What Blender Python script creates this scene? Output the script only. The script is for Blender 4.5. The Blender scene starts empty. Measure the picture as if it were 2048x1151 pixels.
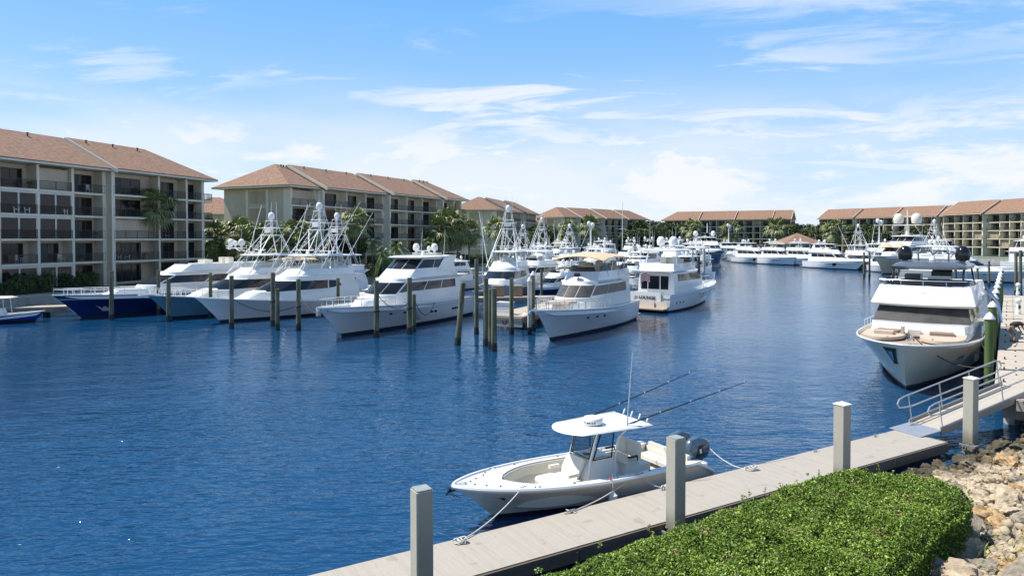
import bpy, bmesh, math, random
import numpy as np
from mathutils import Vector, Matrix, noise
R = math.radians
random.seed(7); np.random.seed(7)
sc = bpy.context.scene
COL = sc.collection

# ---------------------------------------------------------------- camera
FPX, HCAM, CX, PY, PITCH = 1365.0, 7.5, 1024.0, 505.6, R(1.2)
cam = bpy.data.objects.new('camera', bpy.data.cameras.new('camera'))
COL.objects.link(cam); sc.camera = cam
cam.location = (0, 0, HCAM); cam.rotation_euler = (R(90) - PITCH, 0, 0)
cam.data.sensor_width = 36; cam.data.lens = 36 * FPX / 2048
cam.data.shift_y = -(575.5 - PY) / 2048
cam.data.clip_end = 8000; cam.data.clip_start = .1

# ---------------------------------------------------------------- sun, sky, exposure
SUN_AZ = Vector((-0.97, 0.24)).normalized(); SUN_EL = R(58)
sd = Vector((SUN_AZ.x * math.cos(SUN_EL), SUN_AZ.y * math.cos(SUN_EL), math.sin(SUN_EL)))
sun = bpy.data.objects.new('sun', bpy.data.lights.new('sun', 'SUN'))
COL.objects.link(sun); sun.data.energy = 5.0; sun.data.angle = R(.53); sun.data.color = (1, .955, .88)
sun.rotation_euler = sd.to_track_quat('Z', 'Y').to_euler()
w = bpy.data.worlds.new('World'); sc.world = w; w.use_nodes = True
nt = w.node_tree; N = nt.nodes; LK = nt.links; N.clear()
def nd(t, **k):
    n = N.new(t)
    for a, b in k.items(): setattr(n, a, b)
    return n
out = nd('ShaderNodeOutputWorld'); bg = nd('ShaderNodeBackground'); LK.new(bg.outputs[0], out.inputs[0])
bg.inputs[1].default_value = .13
sky = nd('ShaderNodeTexSky', sky_type='NISHITA'); sky.sun_disc = False
sky.sun_elevation = SUN_EL; sky.sun_rotation = math.atan2(SUN_AZ.x, SUN_AZ.y)
sky.air_density = 1.0; sky.dust_density = .3; sky.ozone_density = 2.5
hs = nd('ShaderNodeHueSaturation'); hs.inputs['Saturation'].default_value = 1.1; hs.inputs['Value'].default_value = 1.1
hs.inputs['Hue'].default_value = .497
LK.new(sky.outputs[0], hs.inputs['Color'])
tc = nd('ShaderNodeTexCoord'); sp = nd('ShaderNodeSeparateXYZ'); LK.new(tc.outputs['Generated'], sp.inputs[0])
def m(op, a, b=None, c=None):
    n = nd('ShaderNodeMath', operation=op)
    for i, q in enumerate((a, b, c)):
        if q is None: continue
        if hasattr(q, 'is_linked') or hasattr(q, 'links'): LK.new(q, n.inputs[i])
        else: n.inputs[i].default_value = q
    return n.outputs[0]
zz = m('MAXIMUM', sp.outputs[2], 0.0)
den = m('ADD', zz, .10)
u = m('DIVIDE', sp.outputs[0], den); v = m('DIVIDE', sp.outputs[1], den)
def nz(ax, ay, az, scale, detail, rough, dist=0.):
    c = nd('ShaderNodeCombineXYZ'); LK.new(ax, c.inputs[0]); LK.new(ay, c.inputs[1])
    if az is not None: c.inputs[2].default_value = az
    n = nd('ShaderNodeTexNoise'); n.inputs['Scale'].default_value = scale; n.inputs['Detail'].default_value = detail
    n.inputs['Roughness'].default_value = rough; n.inputs['Distortion'].default_value = dist
    LK.new(c.outputs[0], n.inputs['Vector']); return n.outputs[0]
def ramp(x, a, b, lo=0., hi=1.):
    n = nd('ShaderNodeMapRange', interpolation_type='SMOOTHSTEP'); LK.new(x, n.inputs[0])
    n.inputs[1].default_value = a; n.inputs[2].default_value = b; n.inputs[3].default_value = lo; n.inputs[4].default_value = hi
    return n.outputs[0]
# thin wind-drawn streaks on a flat layer
us = m('MULTIPLY_ADD', u, .55, m('MULTIPLY', v, -.10)); vs = m('MULTIPLY_ADD', v, 1.15, m('MULTIPLY', u, .16))
n1 = nz(us, vs, 3.7, 2.3, 10., .6, .5)
n2 = nz(m('MULTIPLY', u, .35), m('MULTIPLY', v, .5), 9.2, .8, 3., .5)
streak = m('MULTIPLY', ramp(n1, .49, .64), ramp(n2, .38, .56))
# low banks of cloud near the horizon, in bearing and height
az = nd('ShaderNodeMath', operation='ARCTAN2'); LK.new(sp.outputs[0], az.inputs[0]); LK.new(sp.outputs[1], az.inputs[1]); az = az.outputs[0]
n3 = nz(m('MULTIPLY', az, 2.6), m('MULTIPLY', zz, 8.), 2.9, 2.4, 9., .6, .3)
low = m('MULTIPLY', ramp(n3, .44, .60), m('MULTIPLY', ramp(zz, .0, .05), ramp(zz, .21, .11)))
n4 = nz(m('MULTIPLY', az, 1.3), m('MULTIPLY', zz, 5.), 5.1, 1.8, 5., .5)
veil = m('MULTIPLY', ramp(n4, .34, .62), ramp(zz, .26, .08))
cl = m('MAXIMUM', m('MULTIPLY', m('MULTIPLY', streak, .8), ramp(zz, .75, .4, .25, 1.)), m('MAXIMUM', m('MULTIPLY', low, .95), m('MULTIPLY', veil, .65)))
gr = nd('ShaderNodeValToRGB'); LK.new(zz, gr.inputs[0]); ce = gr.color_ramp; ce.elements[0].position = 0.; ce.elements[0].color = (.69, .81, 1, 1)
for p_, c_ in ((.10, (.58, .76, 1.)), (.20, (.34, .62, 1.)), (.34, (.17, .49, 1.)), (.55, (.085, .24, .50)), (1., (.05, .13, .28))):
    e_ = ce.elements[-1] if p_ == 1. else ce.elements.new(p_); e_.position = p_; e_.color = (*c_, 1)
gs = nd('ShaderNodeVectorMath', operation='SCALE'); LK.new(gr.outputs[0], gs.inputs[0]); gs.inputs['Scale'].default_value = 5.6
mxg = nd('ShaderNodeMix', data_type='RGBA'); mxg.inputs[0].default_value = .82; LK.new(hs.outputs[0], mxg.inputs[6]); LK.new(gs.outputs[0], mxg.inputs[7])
hz = ramp(zz, .10, .0, 0., .35)
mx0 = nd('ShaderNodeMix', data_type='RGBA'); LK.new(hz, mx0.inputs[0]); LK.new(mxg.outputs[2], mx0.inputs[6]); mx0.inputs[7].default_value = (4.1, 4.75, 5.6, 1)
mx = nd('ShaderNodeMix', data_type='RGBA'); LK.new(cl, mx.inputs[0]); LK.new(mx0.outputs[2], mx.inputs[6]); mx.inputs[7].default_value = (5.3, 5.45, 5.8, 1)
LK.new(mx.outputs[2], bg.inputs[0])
vs_ = sc.view_settings; vs_.view_transform = 'Standard'; vs_.look = 'None'; vs_.gamma = 1; vs_.exposure = .45; vs_.use_curve_mapping = False

# ---------------------------------------------------------------- helpers
def ray(px, py):
    x = (px - CX) / FPX; q = -(py - PY) / FPX
    return Vector((x, math.cos(PITCH) + q * math.sin(PITCH), -math.sin(PITCH) + q * math.cos(PITCH)))
def at(px, py, z=0.):
    d = ray(px, py); t = (z - HCAM) / d.z; return Vector((0, 0, HCAM)) + d * t
def atY(px, py, Y):
    d = ray(px, py); return Vector((0, 0, HCAM)) + d * (Y / d.y)

MATS = {}
def mat(name, col, rough=.5, metal=0., var=.08, scale=4., bump=0., bscale=None, spec=.5, stretch=None, trans=0., coat=0., var2=None):
    if name in MATS: return MATS[name]
    M = bpy.data.materials.new(name); M.use_nodes = True; MATS[name] = M
    t = M.node_tree; b = t.nodes['Principled BSDF']
    b.inputs['Roughness'].default_value = rough; b.inputs['Metallic'].default_value = metal
    b.inputs['Specular IOR Level'].default_value = spec; b.inputs['Coat Weight'].default_value = coat
    b.inputs['Transmission Weight'].default_value = trans
    co = t.nodes.new('ShaderNodeTexCoord'); mp = t.nodes.new('ShaderNodeMapping'); t.links.new(co.outputs['Object'], mp.inputs[0])
    if stretch: mp.inputs['Scale'].default_value = stretch
    nn = t.nodes.new('ShaderNodeTexNoise'); nn.inputs['Scale'].default_value = scale; nn.inputs['Detail'].default_value = 6; nn.inputs['Roughness'].default_value = .6
    t.links.new(mp.outputs[0], nn.inputs['Vector'])
    r = t.nodes.new('ShaderNodeValToRGB'); r.color_ramp.elements[0].position = .3; r.color_ramp.elements[1].position = .7
    c2 = var2 if var2 else tuple(min(1, c * (1 + var)) for c in col)
    r.color_ramp.elements[0].color = (*[c * (1 - var) for c in col], 1); r.color_ramp.elements[1].color = (*c2, 1)
    t.links.new(nn.outputs[0], r.inputs[0]); t.links.new(r.outputs[0], b.inputs['Base Color'])
    if bump:
        bn = t.nodes.new('ShaderNodeBump'); bn.inputs['Strength'].default_value = bump; bn.inputs['Distance'].default_value = .03
        n2_ = t.nodes.new('ShaderNodeTexNoise'); n2_.inputs['Scale'].default_value = bscale or scale * 4; n2_.inputs['Detail'].default_value = 5
        t.links.new(mp.outputs[0], n2_.inputs['Vector']); t.links.new(n2_.outputs[0], bn.inputs['Height']); t.links.new(bn.outputs[0], b.inputs['Normal'])
    return M
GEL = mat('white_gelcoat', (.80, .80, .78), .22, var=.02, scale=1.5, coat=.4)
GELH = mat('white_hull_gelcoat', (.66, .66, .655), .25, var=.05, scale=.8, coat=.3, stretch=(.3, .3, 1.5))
CREAM = mat('cream_gelcoat', (.72, .66, .56), .3, var=.03)
SEAT = mat('cream_vinyl', (.70, .66, .58), .5, var=.05, scale=6)
GREYH = mat('silver_beige_hull', (.68, .60, .45), .22, var=.05, scale=.8, coat=.5)
CCH = mat('sand_grey_hull', (.72, .665, .57), .2, var=.03, scale=.8, coat=.5)
NAVY = mat('navy_hull', (.008, .022, .11), .12, var=.2, scale=.6, coat=.6)
DNAVY = mat('dark_grey_blue_hull', (.10, .115, .14), .2, var=.1, scale=.6, coat=.4)
TEAL = mat('ice_blue_hull', (.10, .22, .30), .18, var=.1, scale=.6, coat=.5)
COBALT = mat('cobalt_blue_hull', (.02, .06, .33), .15, var=.1, scale=.6, coat=.5)
BEIGE = mat('beige_hull_paint', (.66, .53, .36), .25, var=.04)
BLACK = mat('black_gloss', (.012, .012, .014), .12, var=.2)
DARK = mat('black_rubber', (.02, .02, .022), .6, var=.2)
BOOT = mat('dark_boot_stripe', (.02, .022, .03), .35, var=.2)
BOTTOM = mat('antifouling_paint', (.015, .018, .03), .7, var=.3)
GLASS = mat('tinted_boat_glass', (.012, .015, .02), .07, var=.3, scale=.7, spec=.4)
GLASSG = mat('grey_sunscreen_mesh', (.07, .068, .066), .35, var=.35, scale=1.2, bump=.2, bscale=9)
GLASSB = mat('warm_tinted_glass', (.06, .045, .03), .08, var=.5, scale=1.3)
CHROME = mat('stainless_steel', (.72, .73, .75), .2, metal=1., var=.04)
ALU = mat('white_painted_tube', (.82, .82, .82), .3, var=.02)
GALV = mat('brushed_aluminium', (.55, .56, .58), .38, metal=.7, var=.1, scale=9, bump=.1)
TEAK = mat('teak_deck', (.40, .31, .23), .6, var=.18, scale=2.5, stretch=(.4, 12, 1), bump=.2)
CUSH = mat('tan_sunpad', (.52, .42, .33), .7, var=.08, scale=5)
CUSHB = mat('rust_brown_cushion', (.28, .19, .14), .7, var=.15, scale=6)
CANVAS = mat('tan_canvas', (.60, .45, .30), .75, var=.07, scale=3, bump=.3, bscale=5)
BCANVAS = mat('navy_canvas', (.02, .03, .09), .8, var=.2, scale=3, bump=.3, bscale=5)
GREYTOP = mat('graphite_hardtop', (.085, .10, .125), .3, var=.12, scale=1.2, coat=.4)
ROPE = mat('white_rope', (.62, .60, .55), .85, var=.12, scale=40, bump=.5, bscale=60)
DROPE = mat('dark_rope', (.05, .05, .055), .85, var=.2, scale=40)
def stain(M, z0, z1, col, amt=.9, nscale=3., thr=None):
    # world-height band (wet, algae) or scattered blotches that belong to the surface itself
    t = M.node_tree; b = t.nodes['Principled BSDF']; src = b.inputs['Base Color'].links[0].from_socket
    g = t.nodes.new('ShaderNodeNewGeometry'); n = t.nodes.new('ShaderNodeTexNoise'); n.inputs['Scale'].default_value = nscale; n.inputs['Detail'].default_value = 5; t.links.new(g.outputs['Position'], n.inputs['Vector'])
    mr = t.nodes.new('ShaderNodeMapRange'); mr.interpolation_type = 'SMOOTHSTEP'
    if thr is None:
        s = t.nodes.new('ShaderNodeSeparateXYZ'); t.links.new(g.outputs['Position'], s.inputs[0]); a = t.nodes.new('ShaderNodeMath'); a.operation = 'MULTIPLY_ADD'; t.links.new(n.outputs[0], a.inputs[0]); a.inputs[1].default_value = -.5; t.links.new(s.outputs[2], a.inputs[2])
        t.links.new(a.outputs[0], mr.inputs[0]); mr.inputs[1].default_value = z0 - .25; mr.inputs[2].default_value = z1 - .25; mr.inputs[3].default_value = amt; mr.inputs[4].default_value = 0.
    else:
        t.links.new(n.outputs[0], mr.inputs[0]); mr.inputs[1].default_value = thr; mr.inputs[2].default_value = thr + .05; mr.inputs[3].default_value = 0.; mr.inputs[4].default_value = amt
    mx_ = t.nodes.new('ShaderNodeMix'); mx_.data_type = 'RGBA'; t.links.new(mr.outputs[0], mx_.inputs[0]); t.links.new(src, mx_.inputs[6]); mx_.inputs[7].default_value = (*col, 1); t.links.new(mx_.outputs[2], b.inputs['Base Color'])
def clearmat():
    M = bpy.data.materials.new('clear_glazing'); M.use_nodes = True; t = M.node_tree; b = t.nodes['Principled BSDF']; o = t.nodes['Material Output']
    b.inputs['Base Color'].default_value = (.03, .035, .04, 1); b.inputs['Roughness'].default_value = .05
    tr = t.nodes.new('ShaderNodeBsdfTransparent'); tr.inputs[0].default_value = (.93, .95, .95, 1)
    mxs = t.nodes.new('ShaderNodeMixShader'); lw = t.nodes.new('ShaderNodeLayerWeight'); lw.inputs[0].default_value = .12
    ad = t.nodes.new('ShaderNodeMath'); ad.operation = 'ADD'; ad.inputs[1].default_value = .02
    t.links.new(lw.outputs[1], ad.inputs[0]); t.links.new(ad.outputs[0], mxs.inputs[0])
    t.links.new(tr.outputs[0], mxs.inputs[1]); t.links.new(b.outputs[0], mxs.inputs[2]); t.links.new(mxs.outputs[0], o.inputs[0])
    return M
CLEAR = clearmat()

def link(name, me, parent=None, loc=None):
    o = bpy.data.objects.new(name, me); COL.objects.link(o)
    if parent: o.parent = parent
    if loc is not None: o.location = loc
    return o
def empty(name, label, cat, loc=(0, 0, 0), rz=0., group=None, scale=None):
    o = bpy.data.objects.new(name, None); COL.objects.link(o); o.location = loc; o.rotation_euler.z = rz
    o.empty_display_size = .3; o['label'] = label; o['category'] = cat
    if group: o['group'] = group
    if scale: o.scale = (scale,) * 3
    return o
def tag(o, label, cat, group=None):
    o['label'] = label; o['category'] = cat
    if group: o['group'] = group
    return o
def struct(o): o['kind'] = 'structure'; return o
def stuff(o): o['kind'] = 'stuff'; return o
def copy_tree(o, parent=None):
    c = o.copy(); COL.objects.link(c)
    if parent: c.parent = parent
    for ch in list(o.children): copy_tree(ch, c)
    return c
def clone(root, loc, rz, label, scale=1., group=None):
    c = copy_tree(root); c.location = loc; c.rotation_euler.z = rz; c['label'] = label
    s = scale if isinstance(scale, (tuple, list)) else (scale,) * 3
    c.scale = s
    if group: c['group'] = group
    return c

class MB:
    def __init__(s): s.v = []; s.f = []; s.mi = []
    def add(s, vs, fs, mi=0):
        b = len(s.v); s.v += [tuple(p) for p in vs]; s.f += [tuple(b + i for i in f) for f in fs]; s.mi += [mi] * len(fs); return s
    def box(s, c, d, rz=0., mi=0, rm=None, taper=1.):
        hx, hy, hz_ = d[0] / 2, d[1] / 2, d[2] / 2
        P = [Vector((x * (taper if z > 0 else 1), y * (taper if z > 0 else 1), z)) for x, y, z in ((-hx, -hy, -hz_), (hx, -hy, -hz_), (hx, hy, -hz_), (-hx, hy, -hz_), (-hx, -hy, hz_), (hx, -hy, hz_), (hx, hy, hz_), (-hx, hy, hz_))]
        Mx = rm if rm else Matrix.Rotation(rz, 3, 'Z')
        return s.add([Mx @ p + Vector(c) for p in P], [(3, 2, 1, 0), (4, 5, 6, 7), (0, 1, 5, 4), (1, 2, 6, 5), (2, 3, 7, 6), (3, 0, 4, 7)], mi)
    def bbox(s, x0, x1, y0, y1, z0, z1, mi=0):
        return s.box(((x0 + x1) / 2, (y0 + y1) / 2, (z0 + z1) / 2), (abs(x1 - x0), abs(y1 - y0), abs(z1 - z0)), mi=mi)
    def tube(s, pts, r, seg=6, closed=False, mi=0):
        pts = [Vector(p) for p in pts]; n = len(pts); rs = r if isinstance(r, (list, tuple)) else [r] * n
        vs = []; up = None
        for i, p in enumerate(pts):
            if closed: t = pts[(i + 1) % n] - pts[i - 1]
            else: t = pts[min(i + 1, n - 1)] - pts[max(i - 1, 0)]
            if t.length < 1e-9: t = Vector((0, 0, 1))
            t.normalize()
            if up is None: up = Vector((0, 0, 1)) if abs(t.z) < .9 else Vector((1, 0, 0))
            a = t.cross(up)
            if a.length < 1e-4: up = Vector((1, 0, 0)) if abs(t.x) < .9 else Vector((0, 1, 0)); a = t.cross(up)
            a.normalize(); b = a.cross(t).normalized(); up = b
            for k in range(seg):
                q = 2 * math.pi * k / seg; vs.append(p + (a * math.cos(q) + b * math.sin(q)) * rs[i])
        fs = []; m_ = n if closed else n - 1
        for i in range(m_):
            j = (i + 1) % n
            for k in range(seg):
                k2 = (k + 1) % seg; fs.append((i * seg + k, i * seg + k2, j * seg + k2, j * seg + k))
        if not closed: fs += [tuple(range(seg)), tuple(reversed(range((n - 1) * seg, n * seg)))]
        return s.add(vs, fs, mi)
    def lathe(s, prof, c=(0, 0, 0), seg=14, mi=0, rm=None):
        c = Vector(c); vs = []; n = len(prof)
        for r, z in prof:
            for k in range(seg):
                q = 2 * math.pi * k / seg; p = Vector((r * math.cos(q), r * math.sin(q), z)); vs.append((rm @ p if rm else p) + c)
        fs = [(i * seg + k, i * seg + (k + 1) % seg, (i + 1) * seg + (k + 1) % seg, (i + 1) * seg + k) for i in range(n - 1) for k in range(seg)]
        fs += [tuple(reversed(range(seg))), tuple(range((n - 1) * seg, n * seg))]
        return s.add(vs, fs, mi)
    def grid(s, rows, mi=0, closed=False, flip=False):
        n = len(rows); k = len(rows[0]); vs = [p for r in rows for p in r]; fs = []
        for i in range(n - 1):
            for j in range(k if closed else k - 1):
                j2 = (j + 1) % k; f = (i * k + j, i * k + j2, (i + 1) * k + j2, (i + 1) * k + j)
                fs.append(f[::-1] if flip else f)
        return s.add(vs, fs, mi)
    def prism(s, poly, z0, z1, mi=0):
        n = len(poly); vs = [(x, y, z0) for x, y in poly] + [(x, y, z1) for x, y in poly]
        fs = [tuple(reversed(range(n))), tuple(range(n, 2 * n))] + [(i, (i + 1) % n, n + (i + 1) % n, n + i) for i in range(n)]
        return s.add(vs, fs, mi)
    def mesh(s, name, mats, smooth=True, ang=35):
        me = bpy.data.meshes.new(name); me.from_pydata(s.v, [], s.f)
        for mm in (mats if isinstance(mats, (list, tuple)) else [mats]): me.materials.append(mm)
        if any(s.mi): me.polygons.foreach_set('material_index', s.mi)
        if smooth:
            me.polygons.foreach_set('use_smooth', [True] * len(s.f)); me.set_sharp_from_angle(angle=R(ang))
        me.update(); return me
    def build(s, name, mats, parent=None, smooth=True, ang=35, loc=None):
        if not s.f: return None
        return link(name, s.mesh(name, mats, smooth, ang), parent, loc)
def npmesh(name, V, Fq, mt, smooth=False):
    me = bpy.data.meshes.new(name); k = Fq.shape[1]
    me.vertices.add(len(V)); me.vertices.foreach_set('co', np.asarray(V, dtype=np.float32).ravel())
    me.loops.add(Fq.size); me.loops.foreach_set('vertex_index', Fq.astype(np.int32).ravel())
    me.polygons.add(len(Fq)); me.polygons.foreach_set('loop_start', np.arange(0, Fq.size, k, dtype=np.int32))
    me.polygons.foreach_set('loop_total', np.full(len(Fq), k, dtype=np.int32))
    me.materials.append(mt); me.update(); me.validate()
    if smooth: me.polygons.foreach_set('use_smooth', [True] * len(Fq))
    return me
def text_mesh(s, size, name, mt, parent, loc, rot, depth=.004, bold=0.):
    cu = bpy.data.curves.new(name, 'FONT'); cu.body = s; cu.size = size; cu.extrude = depth; cu.offset = bold; cu.align_x = 'CENTER'
    o = bpy.data.objects.new('tmp', cu); COL.objects.link(o)
    me = bpy.data.meshes.new_from_object(o.evaluated_get(bpy.context.evaluated_depsgraph_get())); bpy.data.objects.remove(o)
    me.materials.clear(); me.materials.append(mt)
    q = link(name, me, parent, loc); q.rotation_euler = rot; return q
def sag(a, b, d, n=12):
    a = Vector(a); b = Vector(b)
    return [a.lerp(b, i / n) - Vector((0, 0, d * 4 * (i / n) * (1 - i / n))) for i in range(n + 1)]
def rounded(poly_fn, n): return [poly_fn(i / n) for i in range(n)]
# ---------------------------------------------------------------- water, land, banks
def water_mat():
    M = bpy.data.materials.new('rippled_water'); M.use_nodes = True; t = M.node_tree; b = t.nodes['Principled BSDF']
    b.inputs['Base Color'].default_value = (.010, .050, .14, 1); b.inputs['Roughness'].default_value = .06
    b.inputs['IOR'].default_value = 1.45; b.inputs['Specular Tint'].default_value = (.68, .86, 1, 1); b.inputs['Specular IOR Level'].default_value = .5
    co = t.nodes.new('ShaderNodeTexCoord')
    def layer(scale, sx, sy, rot, detail, rough, dist, prev, strength):
        mp = t.nodes.new('ShaderNodeMapping'); mp.inputs['Scale'].default_value = (sx, sy, 1); mp.inputs['Rotation'].default_value = (0, 0, rot)
        t.links.new(co.outputs['Object'], mp.inputs[0])
        n = t.nodes.new('ShaderNodeTexNoise'); n.inputs['Scale'].default_value = scale; n.inputs['Detail'].default_value = detail; n.inputs['Roughness'].default_value = rough
        n.inputs['Distortion'].default_value = .4
        t.links.new(mp.outputs[0], n.inputs['Vector'])
        bp = t.nodes.new('ShaderNodeBump'); bp.inputs['Strength'].default_value = strength; bp.inputs['Distance'].default_value = dist
        t.links.new(n.outputs[0], bp.inputs['Height'])
        if prev: t.links.new(prev.outputs[0], bp.inputs['Normal'])
        return bp, n
    # calm and ruffled patches
    pn = t.nodes.new('ShaderNodeTexNoise'); pn.inputs['Scale'].default_value = .045; pn.inputs['Detail'].default_value = 3; t.links.new(co.outputs['Object'], pn.inputs['Vector'])
    mr = t.nodes.new('ShaderNodeMapRange'); t.links.new(pn.outputs[0], mr.inputs[0]); mr.inputs[1].default_value = .35; mr.inputs[2].default_value = .65; mr.inputs[3].default_value = .45; mr.inputs[4].default_value = 1.1
    b1, _ = layer(2.1, .72, 1.9, R(-12), 1.8, .5, .088, None, 1.0)
    b2, _ = layer(3.6, .7, 1.9, R(12), 2, .5, .035, b1, 1.0)
    b3, _ = layer(.35, 1, 1.6, R(24), 2, .5, .24, b2, .7)
    # the berths shelter the water: calmer towards the moored boats
    sy = t.nodes.new('ShaderNodeSeparateXYZ'); t.links.new(co.outputs['Object'], sy.inputs[0])
    sh = t.nodes.new('ShaderNodeMapRange'); sh.interpolation_type = 'SMOOTHSTEP'; sh.inputs[1].default_value = 26; sh.inputs[2].default_value = 56; sh.inputs[3].default_value = 1.; sh.inputs[4].default_value = .32; t.links.new(sy.outputs[1], sh.inputs[0])
    ml = t.nodes.new('ShaderNodeMath'); ml.operation = 'MULTIPLY'; t.links.new(mr.outputs[0], ml.inputs[0]); t.links.new(sh.outputs[0], ml.inputs[1])
    for q in (b1, b2, b3): t.links.new(ml.outputs[0], q.inputs['Strength'])
    t.links.new(b3.outputs[0], b.inputs['Normal'])
    cr = t.nodes.new('ShaderNodeMix'); cr.data_type = 'RGBA'; cr.inputs[6].default_value = (.004, .038, .105, 1); cr.inputs[7].default_value = (.007, .060, .145, 1)
    t.links.new(pn.outputs[0], cr.inputs[0]); t.links.new(cr.outputs[2], b.inputs['Base Color'])
    return M
WATER = water_mat()
wb = MB(); wb.add([(-3500, -60, 0), (3500, -60, 0), (3500, 5000, 0), (-3500, 5000, 0)], [(0, 1, 2, 3)])
struct(wb.build('water', WATER, smooth=False))
GRASS = mat('mown_grass', (.045, .085, .02), .9, var=.35, scale=1.2, bump=.6, bscale=18)
PAVE = mat('pale_concrete', (.42, .40, .36), .8, var=.12, scale=1.1, bump=.2, bscale=14)
CONC = mat('weathered_concrete', (.36, .35, .31), .85, var=.22, scale=1.4, bump=.5, bscale=9, stretch=(1, 1, .35))
G = 1.9
land_polys = {
 'left': [(-49, 20), (-50.0, 66), (-47.4, 73), (-40.5, 92), (-34, 105), (-21, 112), (-9, 128), (2, 170), (14, 215), (42, 262), (70, 285), (104, 282), (128, 262), (142, 232), (150, 205), (140, 190), (150, 150), (170, 90), (3000, 60), (3000, 4500), (-3000, 4500), (-3000, 20)],
}
def land():
    P = land_polys['left']; b = MB()
    b.prism([(x, y) for x, y in P], -2., 1.6)
    o = b.build('ground', [GRASS], smooth=False); struct(o)
    # seawall face and cap along the water side
    wall = MB(); cap = MB(); edge = P[:18]
    for (x0, y0), (x1, y1) in zip(edge[:-1], edge[1:]):
        d = Vector((x1 - x0, y1 - y0, 0)); L = d.length; a = math.atan2(d.y, d.x); n = Vector((d.y, -d.x, 0)).normalized()
        c = Vector(((x0 + x1) / 2, (y0 + y1) / 2, 0))
        wall.box(c + n * .12 + Vector((0, 0, .3)), (L + .1, .3, 2.6), a)
        cap.box(c - n * .6 + Vector((0, 0, 1.66)), (L + .3, 1.9, .16), a)
    w_ = wall.build('seawall', CONC, smooth=False); struct(w_)
    c_ = cap.build('seawall_walk', PAVE, smooth=False); struct(c_)
land()

# ---------------------------------------------------------------- buildings
STUC = mat('beige_stucco', (.54, .47, .365), .9, var=.10, scale=.5, bump=.25, bscale=20, stretch=(1, 1, .5))
STUC2 = mat('warm_beige_stucco', (.43, .345, .245), .9, var=.12, scale=.5, bump=.25, bscale=20, stretch=(1, 1, .5))
TRIM = mat('cream_painted_concrete', (.70, .65, .53), .7, var=.08, scale=.7, stretch=(1, 1, .5))
ROOF = mat('brown_terracotta_shingle', (.235, .138, .092), .9, var=.34, scale=2.2, bump=.7, bscale=6, stretch=(1, 1, 1))
FASC = mat('dark_drip_edge', (.07, .05, .045), .6)
RAIL = mat('dark_bronze_railing', (.035, .032, .03), .45, var=.2)
BGL = mat('dark_window_glass', (.014, .016, .018), .08, var=.6, scale=.35, spec=.35)
CURT = mat('drawn_curtain', (.07, .08, .085), .8, var=.3, scale=2.5, stretch=(6, 1, .3))
DFR = mat('dark_door_frame', (.05, .045, .04), .5)
WFR = mat('white_window_frame', (.62, .60, .55), .5)
MC = {}
def rail_mesh(wd, near):
    k = ('r', round(wd, 1), near)
    if k in MC: return MC[k]
    b = MB(); t = .045 if near else .07
    b.box((wd / 2, 0, 1.02), (wd, t, t)); b.box((wd / 2, 0, .12), (wd, t, t))
    n = max(1, round(wd / 1.7))
    for i in range(n + 1): b.box((min(max(i * wd / n, .03), wd - .03), 0, .52), (t * 1.1, t, 1.0))
    st = .13 if near == 2 else .26 if near == 1 else .5
    x = st
    bw = .022 if near == 2 else .035 if near == 1 else .06
    while x < wd - .05: b.box((x, 0, .57), (bw, .02, .88)); x += st
    MC[k] = b.mesh('railing', RAIL, smooth=False); return MC[k]
def door_mesh(wd, ht, curt):
    k = ('d', round(wd, 1), curt)
    if k in MC: return MC[k]
    b = MB(); n = 2 if wd < 2.8 else 3; f = .07
    pw = (wd - f) / n
    for i in range(n):
        b.bbox(f + i * pw, (i + 1) * pw, .03, .06, f, ht - f, mi=1 if i < curt else 0)
    for i in range(n + 1): b.bbox(i * pw, i * pw + f, 0, .09, 0, ht, mi=2)
    b.bbox(f, n * pw, .004, .086, 0, f, mi=2); b.bbox(f, n * pw, .004, .086, ht - f, ht, mi=2)
    MC[k] = b.mesh('sliding_door', [BGL, CURT, DFR], smooth=False); return MC[k]
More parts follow.
